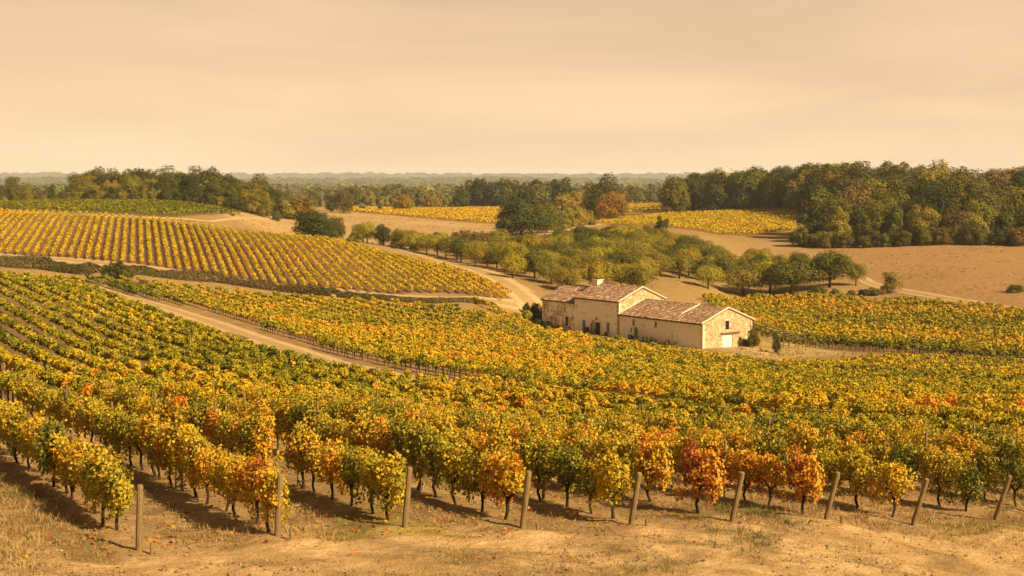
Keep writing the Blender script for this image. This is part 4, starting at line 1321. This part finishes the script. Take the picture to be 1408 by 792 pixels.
# corner stones
for (cx_, cy_, zt) in ((0, 0, BE), (BX, -.12, HE)):
    mb = MB(); z = -.6; k = 0
    while z < zt - .3:
        a, b_ = (.55, .30) if k % 2 else (.30, .55)
        mb.box(cx_ - a, cx_ + .02, cy_ - .02, cy_ + b_, z, z + .31); z += .33; k += 1
    q = mb.build('corner_stones', M['pale_stone'], house); q['kind'] = 'stuff'
# chimney
ch = MB(); ch.box(HX - .15, HX + 1.05, 3.6, 4.7, 5.6, 7.75)
chim = ch.build('chimney', M['mixed'], rh)
local_box('chimney_cap', M['pale_stone'], chim, HX - .25, HX + 1.15, 3.5, 4.8, 7.75, 7.9)
local_box('chimney_flue', M['dark'], chim, HX + .1, HX + .8, 3.85, 4.45, 7.9, 8.05)

def window(name, r, y, parent, axis='f', panes=True, sh=None, closed=False, d=.16):
    """glazed window set back in its opening, with bars, sill and shutters"""
    a, b_, z0, z1 = r
    def bx(nm, m, par, u0, u1, w0, w1, v0, v1):
        mb = MB()
        if axis == 'f': mb.box(u0, u1, y + w0, y + w1, v0, v1)
        else: mb.box(y - w1, y - w0, u0, u1, v0, v1)
        return mb.build(nm, m, par)
    g = bx(name, M['glass'], parent, a + .002, b_ - .002, d + .03, d + .07, z0 + .002, z1 - .002)
    if panes:
        mb = MB(); t = .05
        def add(u0, u1, v0, v1):
            if axis == 'f': mb.box(u0, u1, y + d, y + d + .028, v0, v1)
            else: mb.box(y - d - .028, y - d, u0, u1, v0, v1)
        add(a, a + t, z0, z1); add(b_ - t, b_, z0, z1); add(a + t, b_ - t, z0, z0 + t); add(a + t, b_ - t, z1 - t, z1)
        add((a + b_) / 2 - .03, (a + b_) / 2 + .03, z0 + t, z1 - t)
        for q in (1/3, 2/3):
            add(a + t, (a + b_) / 2 - .03, z0 + (z1 - z0) * q - .015, z0 + (z1 - z0) * q + .015); add((a + b_) / 2 + .03, b_ - t, z0 + (z1 - z0) * q - .015, z0 + (z1 - z0) * q + .015)
        mb.build('frame', M['frame'], g)
    bx('sill', M['pale_stone'], g, a - .10, b_ + .10, -.09, .05, z0 - .12, z0 - .003)
    bx('lintel', M['pale_stone'], g, a - .14, b_ + .14, -.02, .05, z1 + .003, z1 + .2)
    def leaf(u0, u1, w0):
        mb = MB(); n = 4
        for k in range(n):
            p0, p1 = u0 + (u1 - u0) * k / n + .004, u0 + (u1 - u0) * (k + 1) / n - .004
            if axis == 'f': mb.box(p0, p1, y + w0, y + w0 + .035, z0 + .01, z1 - .01)
        for q in (.15, .8):
            zz = z0 + (z1 - z0) * q
            mb.box(u0, u1, y + w0 - .02, y + w0 - .001, zz, zz + .09)
        mb.build('shutter', M['shutter'], g)
    if closed:
        m_ = (a + b_) / 2
        leaf(a + .01, m_ - .005, .06); leaf(m_ + .005, b_ - .01, .06)
    elif sh:
        w = (b_ - a) / 2 * sh
        leaf(a - w - .03, a - .03, -.06); leaf(b_ + .03, b_ + w + .03, -.06)
    return g
fy = -.12
window('window', up1, fy, house, closed=True); window('window', up2, fy, house, closed=True)
window('window', gw1, fy, house, sh=.9); window('window', gw2, fy, house, sh=.95)
window('window', aw1, 0, house); window('window', aw2, 0, house, panes=False)
for r in (bo1, bo2, bo3): window('window', r, 0, house, panes=False)
window('window', gwin, 0, house, axis='g', panes=False)
def door(r, y, m, axis='f', parent=house, boards=5):
    a, b_, z0, z1 = r
    mb = MB()
    for k in range(boards):
        p0, p1 = a + (b_ - a) * k / boards + .006, a + (b_ - a) * (k + 1) / boards - .006
        if axis == 'f': mb.box(p0, p1, y + .14, y + .19, z0, z1 - .01)
        else: mb.box(y - .19, y - .14, p0, p1, z0, z1 - .01)
    dd = mb.build('door', m, parent)
    mb = MB(); zz = z0 + 1.0
    if axis == 'f': mb.box(b_ - .2, b_ - .12, y + .09, y + .139, zz, zz + .12)
    else: mb.box(y - .139, y - .09, a + .14, a + .24, zz, zz + .12)
    mb.build('handle', M['dark'], dd)
    return dd
door(fd, fy, M['door']); door(bd, 0, M['shutter'], boards=3)
door(gdoor, 0, M['barndoor'], 'g', boards=6)
local_box('beam', M['beam'], house, .003, .16, gdoor[0] - .3, gdoor[1] + 1.3, gdoor[3] + .02, gdoor[3] + .24)
local_box('door_surround', M['pale_stone'], house, fd[0] - .22, fd[0] - .004, fy - .03, fy + .05, fd[2], fd[3] + .1)
local_box('door_surround', M['pale_stone'], house, fd[1] + .004, fd[1] + .22, fy - .03, fy + .05, fd[2], fd[3] + .1)
lx, lz = on_facade(*c6(730, 460))
mb = MB(); mb.tube([(lx, fy - .22, lz - .18), (lx, fy - .22, lz + .1), (lx, fy - .22, lz + .2)], [.07, .11, .02], 6); mb.tube([(lx, fy, lz + .2), (lx, fy - .22, lz + .2)], [.02, .02], 5)
mb.build('wall_lantern', M['dark'], house)
mb = MB(); mb.tube([(BX - .12, fy - .07, -.4), (BX - .12, fy - .07, HE - .2)], [.05, .05], 8); mb.build('drainpipe', M['dark'], house)

# pergola at the back corner of the barn
pg = obj('pergola', None, None, tuple(hw(.4, BW - .3)), H_RZ)
tag(pg, 'sloping dark wooden pergola leaning on the barn corner', 'pergola')
mb_len = 6.8
def slope(t): return 2.95 - 2.0 * t
for yy in (0, 1.5):
    mb = MB(); mb.tube([(0, yy, slope(0)), (mb_len * .5, yy + 1.1, slope(.5)), (mb_len, yy + 2.2, slope(1))], [.10, .10, .09], 6); mb.build('beam', M['beam'], pg)
for k in range(9):
    t = .06 + k * .11
    mb = MB(); mb.tube([(mb_len * t, 2.2 * t - .25, slope(t) + .12), (mb_len * t, 2.2 * t + 1.75, slope(t) + .12)], [.045, .045], 5); mb.build('slat', M['beam'], pg)
for t, yy in ((.5, 0), (.5, 1.5), (.97, 0), (.97, 1.5)):
    mb = MB(); mb.tube([(mb_len * t, 2.2 * t + yy, -2.0), (mb_len * t, 2.2 * t + yy, slope(t) - .05)], [.06, .06], 6); mb.build('post', M['beam'], pg)

# shrubs round the house
random.seed(77)
for x, y, h, wd, kd, cl, lab in (
    (2.0, 8.0, 2.6, .75, 'shrub', GREEN, 'climbing green bush on the gable of the barn'),
    (1.3, 9.4, 2.0, .7, 'shrub', LIME, 'light green bush at the back corner of the barn'),
    (1.0, 7.6, 1.3, .6, 'bush', DARK, 'small dark bush beside the white barn door'),
    (9.5, 4.5, 2.5, .55, 'shrub', DARK, 'clipped dark column bush at the end of the pergola'),
    (-8.8, -1.2, 1.0, .8, 'bush', DARK, 'round dark bush at the middle of the barn front'),
    (-10.6, -1.2, 1.1, .7, 'bush', GREEN, 'round green bush at the middle of the barn front'),
    (-12.6, -1.1, 2.1, .38, 'shrub', DARK, 'pointed dark shrub against the barn front'),
    (-13.6, -1.2, 1.0, .7, 'bush', DARK, 'small dark bush beside the pointed shrub'),
    (-6.0, -1.2, .9, .8, 'bush', BROWN, 'low brownish bush at the barn front'),
    (-22.3, -1.2, 2.2, .42, 'shrub', DARK, 'tall dark shrub left of the farmhouse door'),
    (-23.6, -1.3, 1.2, .6, 'bush', DARK, 'dark bush under the ground floor window'),
    (-19.4, -1.0, .8, .6, 'bush', GREEN, 'small green bush right of the farmhouse door'),
    (-30.6, -1.2, .9, .9, 'bush', BROWN, 'low brownish bush below the annex door'),
    (-33.3, -1.3, 1.3, .8, 'bush', DARK, 'round dark bush near the annex corner'),
    (-35.2, -1.3, 1.3, .8, 'bush', DARK, 'round dark bush at the annex corner'),
    (-38.0, -1.5, 1.6, .8, 'bush', LIME, 'light green bush beyond the annex'),
    (-39.5, 1.2, 2.9, .9, 'shrub', DARK, 'big dark bush beyond the annex'),
    (-38.4, 3.8, 2.7, .8, 'shrub', OLIVE, 'olive bush behind the annex corner'),
    (-41.6, 1.0, 2.0, .8, 'shrub', DARK, 'smaller dark bush at the end of the hill track'),
    (-41.0, 4.0, 2.4, .8, 'shrub', GOLD, 'golden bush behind the annex at the hill track')):
    p = hw(x, y); p.z = float(zf(p.x, p.y))
    tree(kd, p, h, lab, 'bush', 'bushes round the farmhouse', cl, wd, name='garden_bush')
for p_, d_, h, wd, cl, lab in ((870,232,5.5,1.0,OLIVE,'broad olive tree close behind the house roof'), (893,225,4.4,1.0,LIME,'light green tree close behind the barn roof'),
                            (915,222,4.0,1.1,GREEN,'dense green bush between house and barn roofs'), (935,221,3.2,1.1,GREEN,'lower dense green bush behind the barn roof')):
    b = at_d(p_, d_)
    tree('shrub', b, h, lab, 'bush', 'bushes behind the roofs', cl, wd, name='garden_bush')

# ------------------------------------------------------------------ dry grass, fallen leaves and clods on the near ground
def near_ground_z(x, y):
    near = np.clip(1 - (y - 30) / 90, 0, 1)
    return zf(x, y) + near * ((fbm(x, y, 1.3, 5) - .5) * .07 + (vnoise(x, y, .32, 8) - .5) * .07)
def near_points(n, ymax=48, bias=1.6):
    y = 15 + (ymax - 15) * rng.random(n) ** bias
    x = rng.uniform(-.42, .42, n) * (y + 2)
    return x, y
def dry_grass():
    x, y = near_points(30000)
    q = x * ROWP[0] + y * ROWP[1]
    fr = ((x - P0[0]) * -PD[1] + (y - P0[1]) * PD[0]) / np.hypot(*PD)
    m_ = fbm(x, y, 2.2, 301) + .10 * (fr > -.8) - .01 * (fr < -1.5) - .03 * (q < Q0)
    k = m_ + rng.normal(0, .07, len(x)) > .555
    x, y, m_ = x[k], y[k], m_[k]
    z = near_ground_z(x, y)
    nb = 9; n = len(x)
    a = rng.uniform(0, 6.28, (n, nb)); sp = rng.uniform(.02, .10, (n, nb)); h = rng.uniform(.02, .085, (n, nb)) * (1 + np.clip(m_[:, None] - .56, 0, 1) * 4)
    bx = x[:, None] + np.cos(a) * sp; by = y[:, None] + np.sin(a) * sp
    w = rng.uniform(.004, .009, (n, nb)); b_ = a + 1.57 + rng.normal(0, .5, (n, nb))
    lean = rng.uniform(.3, 1.5, (n, nb)) * h
    p0 = np.stack([bx - np.cos(b_) * w, by - np.sin(b_) * w, z[:, None] - .01 + 0 * a], -1)
    p1 = np.stack([bx + np.cos(b_) * w, by + np.sin(b_) * w, z[:, None] - .01 + 0 * a], -1)
    p2 = np.stack([bx + np.cos(a) * lean, by + np.sin(a) * lean, z[:, None] + h], -1)
    V = np.stack([p0, p1, p2], 2).reshape(-1, 3); Q = np.arange(len(V)).reshape(-1, 3)
    green = (vnoise(x, y, 1.6, 305) > .74)[:, None]
    c = np.where(green[..., None], np.array([.15,.14,.03]), np.array([.36,.235,.085])) * rng.uniform(.35, 1.25, (n, nb, 1))
    c = np.broadcast_to(c, (n, nb, 3)).reshape(-1, 3)
    tag(obj('dry_grass', np_mesh('dry_grass', V, Q, np.repeat(c, 3, 0), mats=[M['tone_leaf']])), 'short dry grass scattered over the sandy ground', kind='stuff')
def fallen_leaves():
    x, y = near_points(12000, 60, 1.5)
    q = (x * ROWP[0] + y * ROWP[1] - Q0) / S
    near_row = np.abs(q - np.round(q)) < .30
    fr = ((x - P0[0]) * -PD[1] + (y - P0[1]) * PD[0]) / np.hypot(*PD)
    k = (q > -.8) & (fr > -.6) & (near_row | (rng.random(len(x)) < .35)) | (rng.random(len(x)) < .02)
    x, y = x[k], y[k]; z = near_ground_z(x, y) + .06
    N = rng.normal(0, .35, (len(x), 3)); N[:, 2] += 1
    V, T_, kk = leaf_lobed(np.stack([x, y, z], -1), N, rng.uniform(.03, .065, len(x)))
    t = rng.uniform(.5, 1.05, len(x)); c = ramp_np(t) * .75
    tag(obj('fallen_leaves', np_mesh('fallen_leaves', V, T_, np.repeat(c, kk, 0), mats=[M['tone_leaf']])), 'fallen orange and brown vine leaves under the rows', kind='stuff')
def clods():
    x, y = near_points(12000, 40, 1.7)
    k = fbm(x, y, 1.8, 311) > .47
    x, y = x[k], y[k]; z = near_ground_z(x, y)
    O = np.array([(1,0,0),(0,1,0),(-1,0,0),(0,-1,0),(0,0,1),(0,0,-1)], float)
    n = len(x); s = rng.uniform(.008, .040, n) * rng.uniform(.5, 1, n)
    V = O[None] * s[:, None, None] * rng.uniform(.6, 1.4, (n, 6, 3)) * np.array([1.3, 1.3, .8])
    V = V + np.stack([x, y, z + .01], -1)[:, None]
    b_ = np.arange(n)[:, None] * 6
    Fc = np.concatenate([np.concatenate([b_ + i, b_ + (i+1) % 4, b_ + 4], 1) for i in range(4)] + [np.concatenate([b_ + (i+1) % 4, b_ + i, b_ + 5], 1) for i in range(4)])
    c = np.array([.27,.175,.085]) * rng.uniform(.4, 1.2, (n, 1))
    m2, n_, l_, bb = mat('earth_clod'); l_.new(attr(n_, 'tone').outputs['Color'], bb.inputs['Base Color'])
    tag(obj('earth_clods', np_mesh('earth_clods', V.reshape(-1, 3), Fc, np.repeat(c, 6, 0), mats=[m2])), 'small clods of earth and stones on the headland', kind='stuff')
def meadow_tufts():
    V, C = [], []
    for poly, n, tone in ((POLY_BROWN, 7000, (.30,.19,.085)), (POLY_PAST, 7000, (.28,.185,.075)), (ORCH, 5000, (.20,.15,.05)), (YARD, 500, (.3,.22,.07))):
        P = np.array(poly); x = rng.uniform(P[:, 0].min(), P[:, 0].max(), n); y = rng.uniform(P[:, 1].min(), P[:, 1].max(), n)
        k = inside(x, y, poly) & (fbm(x, y, 11, 401) + rng.normal(0, .08, n) > .53) & (np.abs((x / y)) < .45)
        x, y = x[k], y[k]; z = zf(x, y)
        m = len(x); d = sph(m); d[:, 2] = np.abs(d[:, 2])
        s_ = rng.uniform(.05, .36, m)
        for q in range(3):
            dd = sph(m); dd[:, 2] = np.abs(dd[:, 2]) + .5
            v, _ = leaf_quads(np.stack([x, y, z + .10], -1) + rng.normal(0, .22, (m, 3)) * np.array([1, 1, .25]), dd, s_ * .6)
            V.append(v); C.append(np.repeat(np.array(tone) * rng.uniform(.5, 1.2, (m, 1)), 4, 0))
    V = np.concatenate(V); C = np.concatenate(C)
    tag(obj('meadow_tufts', np_mesh('meadow_tufts', V, np.arange(len(V)).reshape(-1, 4), C, mats=[M['tone_leaf']])), 'dry grass tufts on the meadows and pasture', kind='stuff')
dry_grass(); fallen_leaves(); clods(); meadow_tufts()

# ------------------------------------------------------------------ air
def haze():
    mb = MB(); mb.box(-15500, 15500, -300, 15500, -12, 130)
    m = bpy.data.materials.new('haze'); m.use_nodes = True
    n = m.node_tree.nodes; n.clear()
    o = n.new('ShaderNodeOutputMaterial'); v = n.new('ShaderNodeVolumePrincipled')
    v.inputs['Color'].default_value = (.84, .86, .86, 1)
    v.inputs['Density'].default_value = HAZE
    v.inputs['Anisotropy'].default_value = 0.0
    m.node_tree.links.new(v.outputs[0], o.inputs['Volume'])
    tag(mb.build('haze', m), 'pale warm haze in the air over the vineyards', kind='stuff')
HAZE = 7.5e-5
haze()
